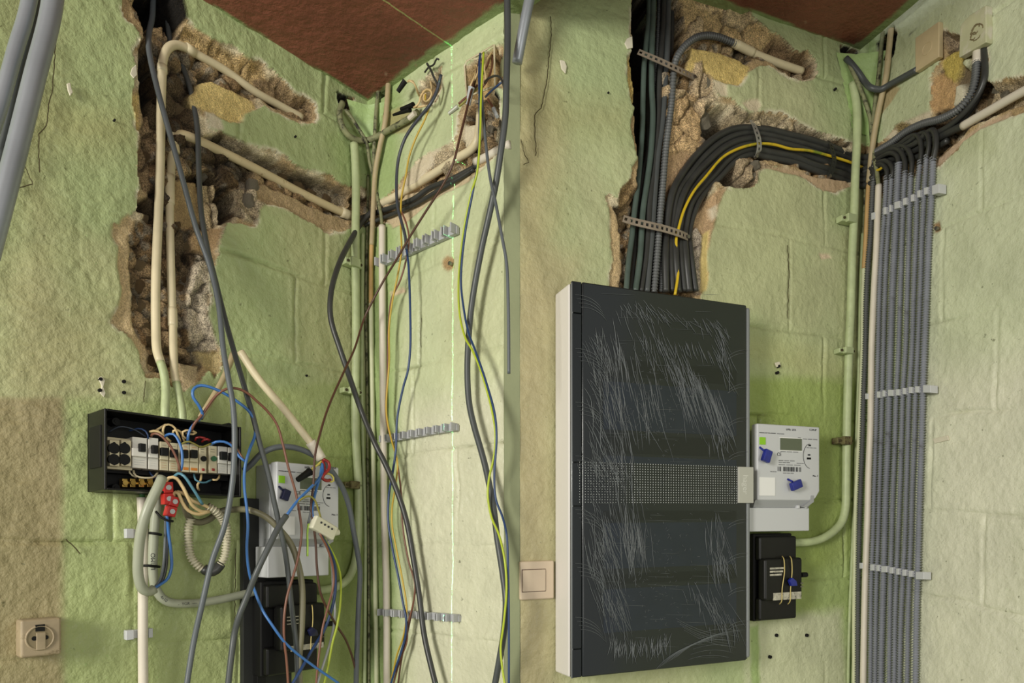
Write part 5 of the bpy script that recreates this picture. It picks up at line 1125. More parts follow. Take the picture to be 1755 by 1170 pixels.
pipe_thing('ochre lower continuation of the beige rod at the left corner', m_ochre, 8, [(637,418,.009),(636,454,.008),(636,520,.008)])
pipe_thing('pale lowest length of rod down the left corner', m_palegreen, 8, [(636,520,.008),(637,599,.008),(639,728,.008),(641,856,.008),(643,998,.008),(645,1142,.008),(646,1220,.008)])
pipe_thing('white pipe on the right wall of the left bay, carrying the old lead', m_white, 12, [(655,387,.010),(655,454,.010),(656,599,.010),(657,728,.010),(659,897,.010),(662,998,.010),(663,1142,.010),(663,1220,.010)])
pipe_thing('thin dirty strip right in the left corner behind the rods', m_dirt, 4.5, [(631,300,.006),(630,377,.006),(628,450,.006),(627,531,.006),(629,640,.006),(630,760,.006),(631,900,.006),(632,1000,.006),(632,1142,.006),(632,1220,.006)], name='filler_strip')
pipe_thing('green painted thin pipe beside the dirty strip in the left corner', m_grn, 6, [(622,400,.006),(621,531,.006),(620,640,.006),(622,760,.006),(626,900,.006),(626,1000,.006),(625,1142,.006),(625,1220,.006)])
# chase conduits on the right wall of the left bay
pipe_thing('cream pipe lying in the chase up to the large socket hole', m_cream, 14, [(652,350,-.006),(672,340,-.008),(696,326,-.012),(740,300,-.014),(784,271,-.014),(808,256,-.014),(818,240,-.012),(822,215,-.016),(823,190,-.02)])
pipe_thing('white pipe end at the right edge of the left bay chase', m_white, 14, [(814,278,-.004),(830,271,-.004),(855,257,-.004),(874,247,-.006)])
cable('buried_cable', 'black cable in the chase just below the cream pipe', 'cable', m_blk, 9, [(619,374,-.004),(640,366,-.002),(671,356,0),(709,341,0),(735,323,-.002),(773,308,-.004),(800,294,-.006),(822,282,-.008)], 0)
cable('buried_cable', 'lower black cable at the bottom lip of the left bay chase', 'cable', m_blk, 7, [(625,386,.002),(650,376,.002),(680,364,.002),(712,350,.002),(745,330,.002),(790,304,0),(812,290,-.002)], 0)
# junction holes with their wires
t = thing('junction_box', 'small open junction hole with looped cream wires high on the left bay right wall', 'junction box', AR.world(*AR.uv(738, 155), 0))
fr = [(717,139),(735,127),(757,114),(757,152),(747,170),(738,182),(719,180)]
mb = MB(); mb.tube([AR.p(x, y, -.002) for x, y in fr + fr[:1]], .0014, 5); mb.build('rim', m_modb, t)
mb = MB(); mb.prism(AR, [AR.uv(x, y) for x, y in fr][::-1], -.034, -.030); mb.build('box_back', mat('box_brown', (128, 106, 74), .8, var=.2), t)
cw = [('cream wire looping out of the small junction hole to the upper black connector', m_crw, 3.2, [(716,160,0),(711,145,.02),(706,138,.03),(698,140,.034)]),
 ('second cream wire beside the first to the upper black connector', m_crw, 3.2, [(718,164,0),(714,152,.018),(709,142,.028),(700,138,.034)]),
 ('large cream wire loop hanging out of the small junction hole', m_crw, 3.4, [(738,140,-.01),(738,155,.01),(728,156,.02),(721,165,.026),(718,177,.028),(710,184,.03)]),
 ('tight cream wire loop with a yellow core in the small junction hole', m_crw, 3.4, [(724,158,.02),(733,153,.024),(740,160,.026),(736,170,.026),(728,173,.024),(726,164,.022),(731,160,.02)]),
 ('cream wire running flat to the lower black connectors', m_crw, 3.4, [(730,181,.02),(720,183,.024),(709,184,.026)]),
 ('black wire poking up over the small junction hole', m_blk, 4, [(732,109,.02),(739,121,.024),(744,133,.024),(750,146,.02),(748,160,.02),(742,172,.022)]),
 ('black hooked wire end above the small junction hole', m_blk, 3, [(752,102,.02),(748,101,.02),(744,110,.016),(734,116,.012),(728,124,.01)]),
 ('short yellow wire inside the tight cream loop', m_yel, 3, [(729,162,.03),(729,171,.03)]),
]
for lab, m, w, pts in cw: cable('wire', lab, 'wire', m, w, pts)
tube_conn('wire_connector', 'upper black wire connector left of the small junction hole', (694,139,.034), (682,157,.036), 9, m_blackm, .8)
tube_conn('wire_connector', 'middle black wire connector below the upper one', (708,180,.026), (687,187,.028), 9, m_blackm, .6)
tube_conn('wire_connector', 'lowest black wire connector, pointing left at the rods', (702,188,.024), (674,197,.026), 8, m_blackm, .5)
tube_conn('wire_connector', 'short white connector under the lowest black connector', (711,194,.02), (701,203,.02), 9, m_white, .95)
t = thing('junction_box', 'large open socket hole crammed with wires at the right of the left bay', 'junction box', AR.world(*AR.uv(822, 120), 0))
fr = [(796,114),(800,105),(830,87),(847,77),(848,148),(836,152),(800,166)]
mb = MB(); mb.tube([AR.p(x, y, 0) for x, y in fr + fr[:1]], .002, 5); mb.build('rim', m_modb, t)
bw = [('brown wire in the large socket hole', m_brown, [(838,86,-.02),(836,110,.0),(828,125,.01),(822,140,.012)]), ('brown wire along the right edge of the large socket hole', m_brown, [(844,84,-.02),(842,120,.0),(834,140,.008),(826,150,.01)]),
 ('cream wire bowed beside the dark bundle in the large hole', m_crw, [(816,112,-.01),(820,118,.01),(817,130,.016),(808,145,.02)]), ('cream wire on the right of the dark bundle in the large hole', m_crw, [(842,92,-.01),(834,105,.01),(830,118,.014),(833,135,.012),(826,146,.01)]),
 ('cream wire ending in a ring low in the large hole', m_crw, [(818,120,0),(812,135,.02),(806,148,.026)]), ('reddish wire low at the left of the large hole', m_brown, [(818,146,.01),(808,160,.02),(795,170,.03),(786,178,.034)]),
 ('olive wire beside the reddish one under the large hole', m_olive, [(820,150,.01),(806,163,.022),(796,175,.03),(787,182,.034)]), ('thin brown wire inside the large hole', m_brownd, [(824,90,-.01),(818,120,.008),(812,150,.014)]),
 ('black wire arching right out of the large hole', m_blk, [(830,142,.01),(838,134,.03),(850,130,.04),(858,134,.045),(864,150,.05),(869,170,.04)]), ('blue wire crossing the right rim of the large hole', m_blued, [(832,166,.02),(842,156,.035),(855,145,.045),(869,133,.04)])]
for lab, m, pts in bw: cable('wire', lab, 'wire', m, 3.6, pts)
tube_conn('wire_connector', 'grey wire connector hanging in the large hole', (808,150,.026), (802,180,.022), 11, m_lgrey2, .8)
tube_conn('wire_connector', 'translucent wire connector pointing left below the large hole', (784,183,.034), (769,195,.04), 8, m_thick, .8)
tube_conn('wire_connector', 'pale connector on brown wires at the right of the dark gap', (846,187,.0), (852,200,.004), 7, m_lgrey2, .9)
cable('wire', 'brown wire pair across the dark gap by the large hole', 'wire', m_brown, 4, [(836,170,.0),(842,180,.0),(848,190,.0)])

# --- clip rails of the left bay
def clip_rail(W, label, pts, n, D, hpx, wfrac, group, last_big=False):
    a, b = pts; t = thing('clip_rail', label, 'clip rail', W.p(a[0], a[1], 0), group)
    ua, va = W.uv(a[0], a[1], D); ub, vb = W.uv(b[0], b[1], D); sc = W.p((a[0]+b[0])/2, (a[1]+b[1])/2).y / F; hh = hpx * sc / 2
    mb = MB(); mb.prism(W, [(ua, va - hh), (ub, vb - hh), (ub, vb + hh * .6), (ua, va + hh * .6)], .001, D * .35); mb.build('base_strip', m_clip, t)
    for k in range(n):
        s = (k + .5) / n; u = ua + (ub - ua) * s; v = va + (vb - va) * s; w = (ub - ua) / n * wfrac / 2
        mb = MB()
        mb.prism(W, [(u - w, v - hh), (u - w * .72, v - hh), (u - w * .72, v + hh), (u - w, v + hh)], D * .3, D)
        mb.prism(W, [(u + w * .72, v - hh), (u + w, v - hh), (u + w, v + hh), (u + w * .72, v + hh)], D * .3, D)
        mb.box(W, u - w, u + w, v - hh, v + hh, .002, D * .45)
        mb.build('clip', m_clip, t, bevel=.0008)
    return t
GR = 'grey conduit clip rails on the left bay right wall'
clip_rail(AR, 'empty grey clip rail, uppermost, sloping below the small junction hole', ((640, 448), (774, 387)), 9, .022, 15, .84, GR)
clip_rail(AR, 'empty grey clip rail in the middle of the left bay right wall', ((648, 752), (774, 729)), 9, .022, 12, .86, GR)
clip_rail(AR, 'empty grey clip rail near the bottom of the left bay right wall', ((645, 1049), (778, 1060)), 9, .022, 12, .86, GR)
u, v = AR.uv(771, 451, .004); t = thing('screw_plug', 'rusty screw standing in a chipped patch on the left bay right wall', 'screw', AR.world(u, v, 0))
mb = MB(); mb.disc(AR, u, v, .004, .0, .006, 12); mb.build('screw_head', m_steel, t)
u, v = BR.uv(1605, 391, .004); t = thing('screw_plug', 'rusty screw beside the outermost conduit on the right wall', 'screw', BR.world(u, v, 0))
mb = MB(); mb.disc(BR, u, v, .004, .0, .006, 12); mb.build('screw_head', m_steel, t)
# steel tubes leaning at the far left edges
m_zinc = mat('galvanised', (150, 156, 162), .34, metal=.35, var=.12, scale=8)
cable('steel_tube', 'thick galvanised steel tube slanting across the top left edge', 'tube', m_zinc, 33, [(98,-60,.12),(86,28,.12),(60,130,.12),(30,250,.12),(4,350,.12),(-20,440,.12)])
cable('steel_tube', 'second galvanised steel tube partly behind the first, at the far left', 'tube', m_zinc, 24, [(62,-60,.09),(44,28,.09),(28,80,.09),(0,180,.09),(-20,240,.09)])
cable('steel_tube', 'dark steel tube between the two galvanised ones', 'tube', m_dgrey, 14, [(66,-60,.07),(58,28,.07),(34,120,.07),(10,230,.07),(-20,340,.07)])
cable('steel_tube', 'grey steel tube slanting at the top left edge of the right bay', 'tube', m_zinc, 18, [(920,-60,.06),(903,20,.05),(895,60,.04),(886,108,.025)])
# ================================================================ RIGHT BAY
# --- tall distribution cabinet
W = BL; y_ = 800
uA, _ = W.uv(950, 700); DC = W.off_for(950, 700, 979); DD = DC - .010
uB = W.uv(1288, 800, DC)[0]; vT = W.uv(975, 479, DC)[1]; vB = W.uv(985, 1162, DC)[1]
t = thing('distribution_cabinet', 'tall white cabinet with a dark door under creased protective film', 'cabinet', W.world((uA + uB) / 2, vB, 0))
m_cabw = mat('cabinet_white', (224, 220, 214), .38); m_door = mat('smoked_door', (26, 31, 33), .16, var=.12, scale=3, spec=.6); m_doord = mat('smoked_door_dark', (22, 27, 30), .22)
m_filmedge = mat('film_edge', (128, 132, 134), .18); m_film = mat('film_crease', (98, 103, 104), .3); m_dot = mat('white_dot', (186, 190, 188), .5)
mb = MB(); mb.box(W, uA, uB - .004, vB, vT - .002, .002, DD); mb.build('body', m_cabw, t, bevel=.004)
mb = MB(); mb.box(W, uA + .003, uB - .006, vB + .002, vT - .004, DD - .002, DD + .004); mb.build('edge_seal', m_doord, t)
uH = W.uv(998, 800, DC)[0]
mb = MB(); mb.box(W, uH, uB - .012, vB, vT, DD + .003, DC); mb.build('door', m_door, t, bevel=.003)
mb = MB(); mb.box(W, uB - .013, uB, vB + .004, vT - .003, DD - .004, DC - .002); mb.build('door_edge', m_filmedge, t, bevel=.005, seg=3)['label'] = 'clear film covered edge'
vv = [vT, W.uv(990, 536, DC)[1], W.uv(990, 792, DC)[1], W.uv(990, 867, DC)[1], W.uv(990, 1112, DC)[1], vB]
uL = W.uv(985, 800, DC)[0]
for a, b in zip(vv, vv[1:]):
    mb = MB(); mb.box(W, uA + .002, uH - .0012, b + .0008, a - .0008, DD + .003, DC - .0008); mb.build('hinge_strip', m_doord, t, bevel=.001)
mb = MB(); mb.tube([W.world(uA + .003, vB, DC - .003), W.world(uA + .003, vT - .004, DC - .003)], .0022, 8); mb.build('film_edge', m_filmedge, t, smooth=True)
# rails and module rows faintly seen inside: slightly sunk bands on the door
for (y0, y1, m) in ((612, 640, 'b'), (742, 775, 'b'), (875, 892, 'b'), (985, 1002, 'b'), (652, 735, 's'), (780, 792, 's'), (896, 975, 's'), (1010, 1085, 's')):
    a = W.uv(1030, y1, DC)[1]; b = W.uv(1030, y0, DC)[1]
    mb = MB(); mb.box(W, W.uv(1034, 800, DC)[0], W.uv(1262, 800, DC)[0], a, b, DC - .001, DC + .0004)
    mb.build('inner_row', mat('row_dark', (24, 28, 28), .2) if m == 'b' else mat('row_blue', (33, 40, 50), .18, var=.1, scale=20), t)
u_ = W.uv(1276, 830, DC)[0]
h0 = W.uv(1264, 862, DC); h1 = W.uv(1289.5, 799, DC)
mb = MB(); mb.box(W, h0[0], h1[0], W.uv(1276, 862, DC)[1], W.uv(1276, 800, DC)[1], DC - .004, DC + .004); mb.build('handle', mat('handle_grey', (178, 178, 168), .35), t, bevel=.0012)
text_on(W, 'hager', 1277.5, 830, DC + .0041, 15, mat('engraved_grey', (206, 206, 198), .4), t, -math.pi / 2)
# printed dot grid
mb = MB(); d0 = W.uv(993, 797, DC); d1 = W.uv(1262, 861, DC)
va, vb_ = W.uv(1130, 796, DC)[1], W.uv(1130, 861, DC)[1]
for i in range(62):
    for j in range(16):
        u = d0[0] + (d1[0] - d0[0]) * i / 61; v = va + (vb_ - va) * j / 15; s = .00085 * (1.0 if i > 18 else .75)
        P = [W.world(u - s, v - s, DC + .0009), W.world(u + s, v - s, DC + .0009), W.world(u + s, v + s, DC + .0009), W.world(u - s, v + s, DC + .0009)]
        mb.add(P, [(0, 1, 2, 3)])
tag(mb.build('dot_grid', m_dot, t), 'band of small white dots', None, None, 'stuff')
# creases of the protective film
RF = random.Random(3); mb = MB()
def crease(x, y, ang, ln, curve=0.0, wob=1.6, r=.00050):
    n = max(4, int(ln / 6)); P = []
    for i in range(n + 1):
        a = ang + curve * i / n
        if x < 984 or x > 1283 or y < 486 or y > 1150: break
        P.append(W.p(x, y, DC + .0010)); x += math.cos(a) * ln / n + RF.uniform(-wob, wob) * .35; y += math.sin(a) * ln / n
    if len(P) > 2:
        L = len(P); mb.tube(P, r, 4, rf=lambda i: r * (.35 + .65 * math.sin(math.pi * (i + .4) / (L + .2))))
def swath(cx, n, sx, sy, ang, da, ln, dl, cur=0.0, r=.0005):
    for _ in range(n):
        k = RF.random(); i = k * (len(cx) - 1); j = int(min(i, len(cx) - 2)); f = i - j
        x = cx[j][0] + (cx[j+1][0] - cx[j][0]) * f + RF.gauss(0, sx); y = cx[j][1] + (cx[j+1][1] - cx[j][1]) * f + RF.uniform(-sy, sy)
        crease(x, y, ang + RF.gauss(0, da), ln + RF.uniform(-dl, dl), cur + RF.uniform(-.15, .15), r=r * RF.uniform(.6, 1.25))
swath([(1028,560),(1040,640),(1032,740),(1040,800)], 120, 14, 12, 1.28, .14, 48, 25)
swath([(1035,860),(1030,930),(1032,1000),(1050,1060)], 130, 15, 12, 1.30, .14, 46, 25)
swath([(1012,560),(1012,700),(1016,880),(1018,1000)], 60, 7, 15, .95, .12, 34, 14, .35)
swath([(1060,560),(1070,700),(1076,850),(1078,930)], 60, 12, 20, 1.42, .08, 74, 35, .05, .0006)
swath([(1060,510),(1110,560),(1130,620)], 30, 20, 14, 1.2, .15, 36, 18)
swath([(1085,570),(1100,640),(1110,690)], 22, 12, 16, 1.35, .1, 80, 35, .05, .00055)
swath([(1150,600),(1180,650),(1200,700)], 70, 14, 16, 1.24, .08, 52, 26)
swath([(1165,640),(1205,650),(1232,690)], 55, 8, 18, 1.25, .06, 66, 24)
swath([(1060,520),(1130,535),(1200,550),(1240,560)], 60, 4, 9, 1.0, .25, 20, 9)
swath([(1100,575),(1160,590),(1230,600)], 40, 8, 8, 1.25, .12, 22, 8)
swath([(1224,740),(1240,720),(1240,760)], 34, 8, 12, 1.2, .2, 26, 10)
swath([(1222,880),(1232,940),(1236,970)], 50, 9, 10, 1.42, .12, 46, 20)
swath([(1180,1000),(1225,1030),(1240,1070)], 50, 10, 10, 1.2, .12, 38, 16, .2)
swath([(1230,560),(1238,600),(1245,640)], 22, 6, 10, 1.25, .1, 40, 18)
swath([(1050,1098),(1100,1100),(1150,1092)], 80, 4, 8, 1.62, .22, 24, 9)
swath([(1080,870),(1090,900),(1095,940)], 24, 10, 10, 1.5, .08, 50, 22)
for k in range(7):      # fans leaving the left edge
    y = 505 + k * 92
    for q in range(4): crease(986 + q * 3, y + q * 7, .05, 52, 1.0, .8)
for k in range(9):      # fans at the right edge
    y = 600 + k * 58
    for q in range(2): crease(1281 - q * 2, y + q * 6, math.pi + .05, 34, -.85, .8)
for q in range(8): crease(1125 + q * 5, 1146 - q * 3, -.85 + .02 * q, 95 + 6 * q, .75, 1.2, .0006)
for q in range(6): crease(1180 + q * 4, 1130 - q * 9, -.35, 75, .7, 1.0)
for q in range(5): crease(1255 - q * 3, 1108 - q * 5, .1 - math.pi, 90, .5, 1.0)
for _ in range(330):    # fine speckle where the film clings
    x = RF.gauss(1120, 40); y = RF.choice((RF.gauss(710, 50), RF.gauss(950, 60), RF.gauss(1010, 50), RF.gauss(690, 40)))
    crease(x, y, RF.uniform(0, 6), 4.5, 0, .2, .00032)
for _ in range(60): crease(RF.uniform(1010, 1240), RF.uniform(500, 1130), 0.03, RF.uniform(15, 60), 0, .2, .00028)
tag(mb.build('protective_film', m_film, t, smooth=True), 'creases of the clinging protective film', None, None, 'stuff')

# --- trunk of cables above the cabinet
GT = 'cables in the upright trunk above the cabinet'
tr = [
 ('leftmost dark green cable in the trunk above the cabinet', m_blk2, 9.5, [(1113,-20,-.03),(1112,28,-.03),(1108,71,-.03),(1104,112,-.028),(1102,164,-.028),(1101,215,-.026),(1098,262,-.024),(1093,317,-.02),(1087,366,-.012),(1083,405,-.006),(1077,450,.004),(1073,500,.012)]),
 ('narrow cable tucked behind the first two of the trunk', m_blk, 8, [(1116,-20,-.045),(1114,100,-.045),(1110,164,-.04),(1110,256,-.036),(1103,294,-.03),(1095,350,-.026),(1092,383,-.02),(1088,428,-.010),(1081,500,.004)]),
 ('second green grey cable from the left in the trunk', m_blk2, 10, [(1120,-20,-.024),(1119,28,-.024),(1117,102,-.022),(1117,153,-.022),(1119,194,-.02),(1116,256,-.018),(1110,306,-.014),(1102,361,-.008),(1100,394,-.002),(1097,439,.006),(1089,500,.014)]),
 ('fourth trunk cable, dull black, spreading at the cabinet top', m_blk, 10, [(1138,-20,-.026),(1137,28,-.026),(1134,81,-.026),(1130,143,-.024),(1128,205,-.022),(1124,256,-.02),(1121,294,-.016),(1114,339,-.01),(1111,394,-.002),(1107,439,.004),(1098,500,.010)]),
 ('fifth trunk cable, dark grey, right of the dull black one', m_dgrey, 10, [(1146,-20,-.022),(1145,28,-.022),(1143,102,-.02),(1139,164,-.02),(1135,215,-.018),(1128,262,-.016),(1124,306,-.012),(1120,361,-.006),(1118,394,0),(1113,450,.006),(1109,500,.012)]),
 ('deep lying cable between the fourth and fifth trunk cables', m_blk, 9, [(1130,-20,-.045),(1130,28,-.045),(1126,120,-.045),(1124,200,-.042),(1120,260,-.04),(1112,320,-.03),(1106,380,-.02),(1103,440,-.008),(1101,500,0)]),
 ('black cable directly left of the ribbed conduit in the trunk', m_blk, 9, [(1152,-20,-.045),(1151,60,-.045),(1147,140,-.04),(1140,200,-.038),(1135,260,-.034),(1130,320,-.026),(1126,380,-.018),(1122,430,-.008),(1117,500,.002)]),
]
for lab, m, w, pts in tr: cable('trunk_cable', lab, 'cable', m, w, pts, group=GT)
cable('corrugated_conduit', 'ribbed dark conduit arching over the yellow plaster and down the trunk', 'conduit', m_corrd, 12, [(1262,76,-.016),(1248,70,-.012),(1232,64,-.008),(1212,61,-.004),(1195,64,-.002),(1180,73,0),(1167,87,0),(1158,104,0),(1154,130,-.004),(1151,174,-.008),(1146,215,-.008),(1141,256,-.008),(1136,317,-.006),(1131,372,0),(1127,428,.008),(1121,500,.014)], corr=True, period=.0066)
cable('corrugated_conduit', 'short ribbed conduit hidden behind the trunk near the top strap', 'conduit', m_corrd, 8, [(1131,-20,-.036),(1129,40,-.036),(1126,90,-.034),(1123,140,-.036),(1122,170,-.042)], corr=True, period=.0046)
cable('corrugated_conduit', 'short ribbed conduit peeping out left of the curved cable bundle', 'conduit', m_corrd, 8, [(1150,318,-.03),(1146,340,-.026),(1143,362,-.022),(1138,395,-.012),(1134,440,0),(1132,500,.006)], corr=True, period=.0046)
t = thing('conduit_pipe', 'cream pipe end sticking out of the ribbed conduit in the upper chase', 'pipe', Pt(1262, 78, -.015))
cable('pipe_run', None, None, m_cream, 13, [(1256,73,-.016),(1290,91,-.018),(1330,107,-.020),(1350,114,-.022),(1374,122,-.024)], parent=t)
cable('coupler', None, None, m_cream, 14.5, [(1262,76,-.016),(1291,91,-.018)], parent=t)
# curved bundle
outer = [(1142,500),(1140,440),(1142,395),(1152,330),(1176,288),(1204,255),(1232,232),(1262,221),(1290,219),(1320,222),(1350,230),(1388,240),(1425,252),(1462,265)]
innr = [(1192,500),(1184,440),(1182,395),(1193,352),(1212,325),(1232,305),(1250,285),(1266,272),(1288,264),(1318,270),(1365,280),(1390,290),(1420,300),(1462,314)]
GC = 'black cables in the curved bundle'
names = ['outermost', 'second', 'third', 'fourth', 'fifth', 'innermost']
for k in range(6):
    f = k / 5; pts = []
    for i, (a, b) in enumerate(zip(outer, innr)):
        o_ = (.010 if i < 2 else -.004 if i < 4 else -.012) - (.004 if k % 2 else 0)
        pts.append((a[0] + (b[0] - a[0]) * f + R.uniform(-1, 1), a[1] + (b[1] - a[1]) * f + R.uniform(-1, 1), o_))
    pts += [(1478, 270 + 48 * f, .004), (1500, 268 + 44 * f, .006)]
    cable('curved_cable', names[k] + ' black cable of the bundle curving from cabinet to corner', 'cable', m_blk, 11.5, pts, group=GC)
for k in range(5):
    f = (k + .5) / 5; pts = [(a[0] + (b[0] - a[0]) * f, a[1] + (b[1] - a[1]) * f, (0.0 if i < 2 else -.022)) for i, (a, b) in enumerate(zip(outer, innr))]
    cable('curved_cable', ['first', 'second', 'third', 'fourth', 'last'][k] + ' cable of the back layer in the curved bundle, mostly hidden', 'cable', m_blk, 11, pts, group=GC)
cable('earth_wire', 'yellow and green earth wire running along the curved black bundle', 'wire', mat('earth_yellow', (206, 176, 40), .4, dirt=(120, 136, 44), dirt_amt=.48, dirt_scale=5), 4.8, [(1157,505,.020),(1162,468,.016),(1160,439,.012),(1159,410,.010),(1163,392,.010),(1172,361,.006),(1189,328,.004),(1211,301,.002),(1238,270,0),(1260,257,0),(1284,249,0),(1305,246,0),(1328,248,0),(1354,255,0),(1386,258,0),(1418,266,0),(1460,279,.002),(1476,286,.006),(1494,292,.010),(1508,290,.012),(1516,283,.012)])
# perforated straps
def strap(label, W, pts, wpx, off, m):
    P0 = [W.p(x, y, off if len(q) == 0 else q[0]) for x, y, *q in pts]
    t = thing('perforated_strap', label, 'strap', P0[0]); S_ = spline(P0, .0028); sc = P0[0].y / F; hw = wpx * sc / 2
    rows = []; n = len(S_)
    mb = MB(); vs = []; fs = []
    for i in range(n):
        tt = (S_[min(i+1, n-1)] - S_[max(i-1, 0)]).normalized(); sd = tt.cross(W.n).normalized()
        vs += [S_[i] + sd * hw * k for k in (-1, -.42, .42, 1)]
    for i in range(n - 1):
        for k in range(3):
            if k == 1 and i % 4 in (1, 2): continue
            a = i * 4 + k; fs.append((a, a + 1, a + 5, a + 4))
    mb.add(vs, fs); o = mb.build('band', m, t); sm = o.modifiers.new('thick', 'SOLIDIFY'); sm.thickness = .0012
    mb = MB(); mb.tube([P0[-1] - W.n * .004, P0[-1] + W.n * .003], .004, 10); mb.build('screw', m_steel, t)
m_strap = mat('strap_steel', (150, 138, 122), .4, metal=.3, var=.2, scale=30); m_strapd = mat('strap_steel_bright', (160, 158, 150), .35, metal=.4, var=.2, scale=30)
strap('perforated steel strap across the upper trunk, ending bright on the stone', BL, [(1094,88,-.01),(1115,97,.0),(1140,108,.006),(1165,120,.008),(1190,132,-.004)], 11, 0, m_strap)
strap('perforated steel strap round the trunk just above the cabinet', BL, [(1068,374,.006),(1085,379,.012),(1110,385,.018),(1140,392,.020),(1165,400,.018),(1179,406,.010)], 13, 0, m_strap)
strap('perforated steel strap over the crown of the curved bundle', BL, [(1289,206,-.01),(1296,222,.004),(1301,240,.006),(1301,258,.004),(1296,268,-.008)], 10, 0, m_strapd)
strap('dull perforated strap round the bundle near the corner', BL, [(1422,242,-.01),(1427,256,.004),(1430,275,.006),(1426,292,.002),(1422,302,-.004)], 9, 0, mat('dull_strap', (58, 60, 54), .45, metal=.5))

# --- right corner pipes
pipe_thing('green painted pipe down the right corner, bending left under the right meter', m_grn, 13.5, [(1461,142,.010),(1466,165,.012),(1469,192,.014),(1469,231,.016),(1466,299,.018),(1464,364,.018),(1461,428,.016),(1458,531,.014),(1455,597,.014),(1452,703,.014),(1451,754,.014),(1450,830,.014),(1449,870,.014),(1443,893,.014),(1430,909,.014),(1412,921,.014),(1390,928,.014),(1355,930,.014)],
 [(BL, 1457, 375, 36, 14, m_grn), (BL, 1452, 601, 34, 11, m_grn), (BL, 1449, 755, 34, 14, mat('rusted_clamp', (110, 104, 66), .8))])
cable('old_cable', 'black cable from the right ceiling corner dipping behind the rods to the beige cover', 'cable', m_dgrey, 10, [(1450,100,.008),(1458,108,.016),(1471,124,.026),(1482,140,.034),(1494,151,.040),(1510,153,.022),(1523,146,.014),(1545,134,.010),(1572,119,.008)])
pipe_thing('pale flaking lath crossing the green fillet at the right corner', m_dirt, 7, [(1454,106,.012),(1464,128,.020),(1474,150,.026),(1484,178,.026),(1492,205,.016),(1494,233,.012),(1498,265,.010),(1503,295,.010),(1506,320,.012)])
pipe_thing('grey mossy rod left of the beige rod at the right corner', m_dirt, 7, [(1513,55,.008),(1509,95,.010),(1506,128,.012),(1500,175,.014),(1496,215,.012)])
pipe_thing('beige square rod from the right ceiling corner crossing the laths', m_beige, 9.5, [(1527,50,.010),(1523,90,.010),(1519,128,.012),(1508,179,.014),(1499,226,.014),(1494,262,.012),(1489,312,.010)])
pipe_thing('ochre length of rod beside the right corner clamp', m_ochre, 8, [(1489,310,.010),(1486,370,.010),(1484,410,.009),(1481,460,.008)])
pipe_thing('pale lower rod running down the right corner', m_palegreen, 7.5, [(1481,458,.008),(1479,520,.008),(1478,600,.008),(1474,700,.008),(1470,790,.008),(1466,880,.008),(1465,960,.008),(1464,1060,.008),(1464,1142,.008),(1463,1220,.008)])
pipe_thing('dirty white strip peeling in the right corner', m_dirt, 4, [(1484,268,.006),(1482,330,.006),(1479,400,.006),(1476,470,.006)], name='filler_strip')
pipe_thing('thin green painted pipe left of the pale rod in the right corner', m_grn, 5.5, [(1478,400,.006),(1474,500,.006),(1472,620,.006),(1468,740,.006),(1465,850,.006),(1460,960,.006),(1456,1060,.006),(1454,1142,.006),(1453,1220,.006)])
pipe_thing('white pipe standing among the grey ribbed conduits', m_white, 10.5, [(1506,317,.014),(1504,370,.014),(1502,428,.014),(1498,500,.014),(1494,597,.014),(1493,660,.014),(1492,728,.014),(1489,800,.014),(1487,880,.014),(1484,960,.014),(1482,1030,.014),(1480,1142,.014),(1479,1220,.014)])
pipe_thing('white pipe end lying in the chase at the right edge', m_white, 15, [(1650,216,.0),(1672,203,.0),(1697,189,.0),(1728,171,.0),(1770,148,.0)])
pipe_thing('short pale sleeve under the painted cover at the top right', m_white, 14, [(1675,78,.002),(1675,92,.004),(1674,108,.006)])

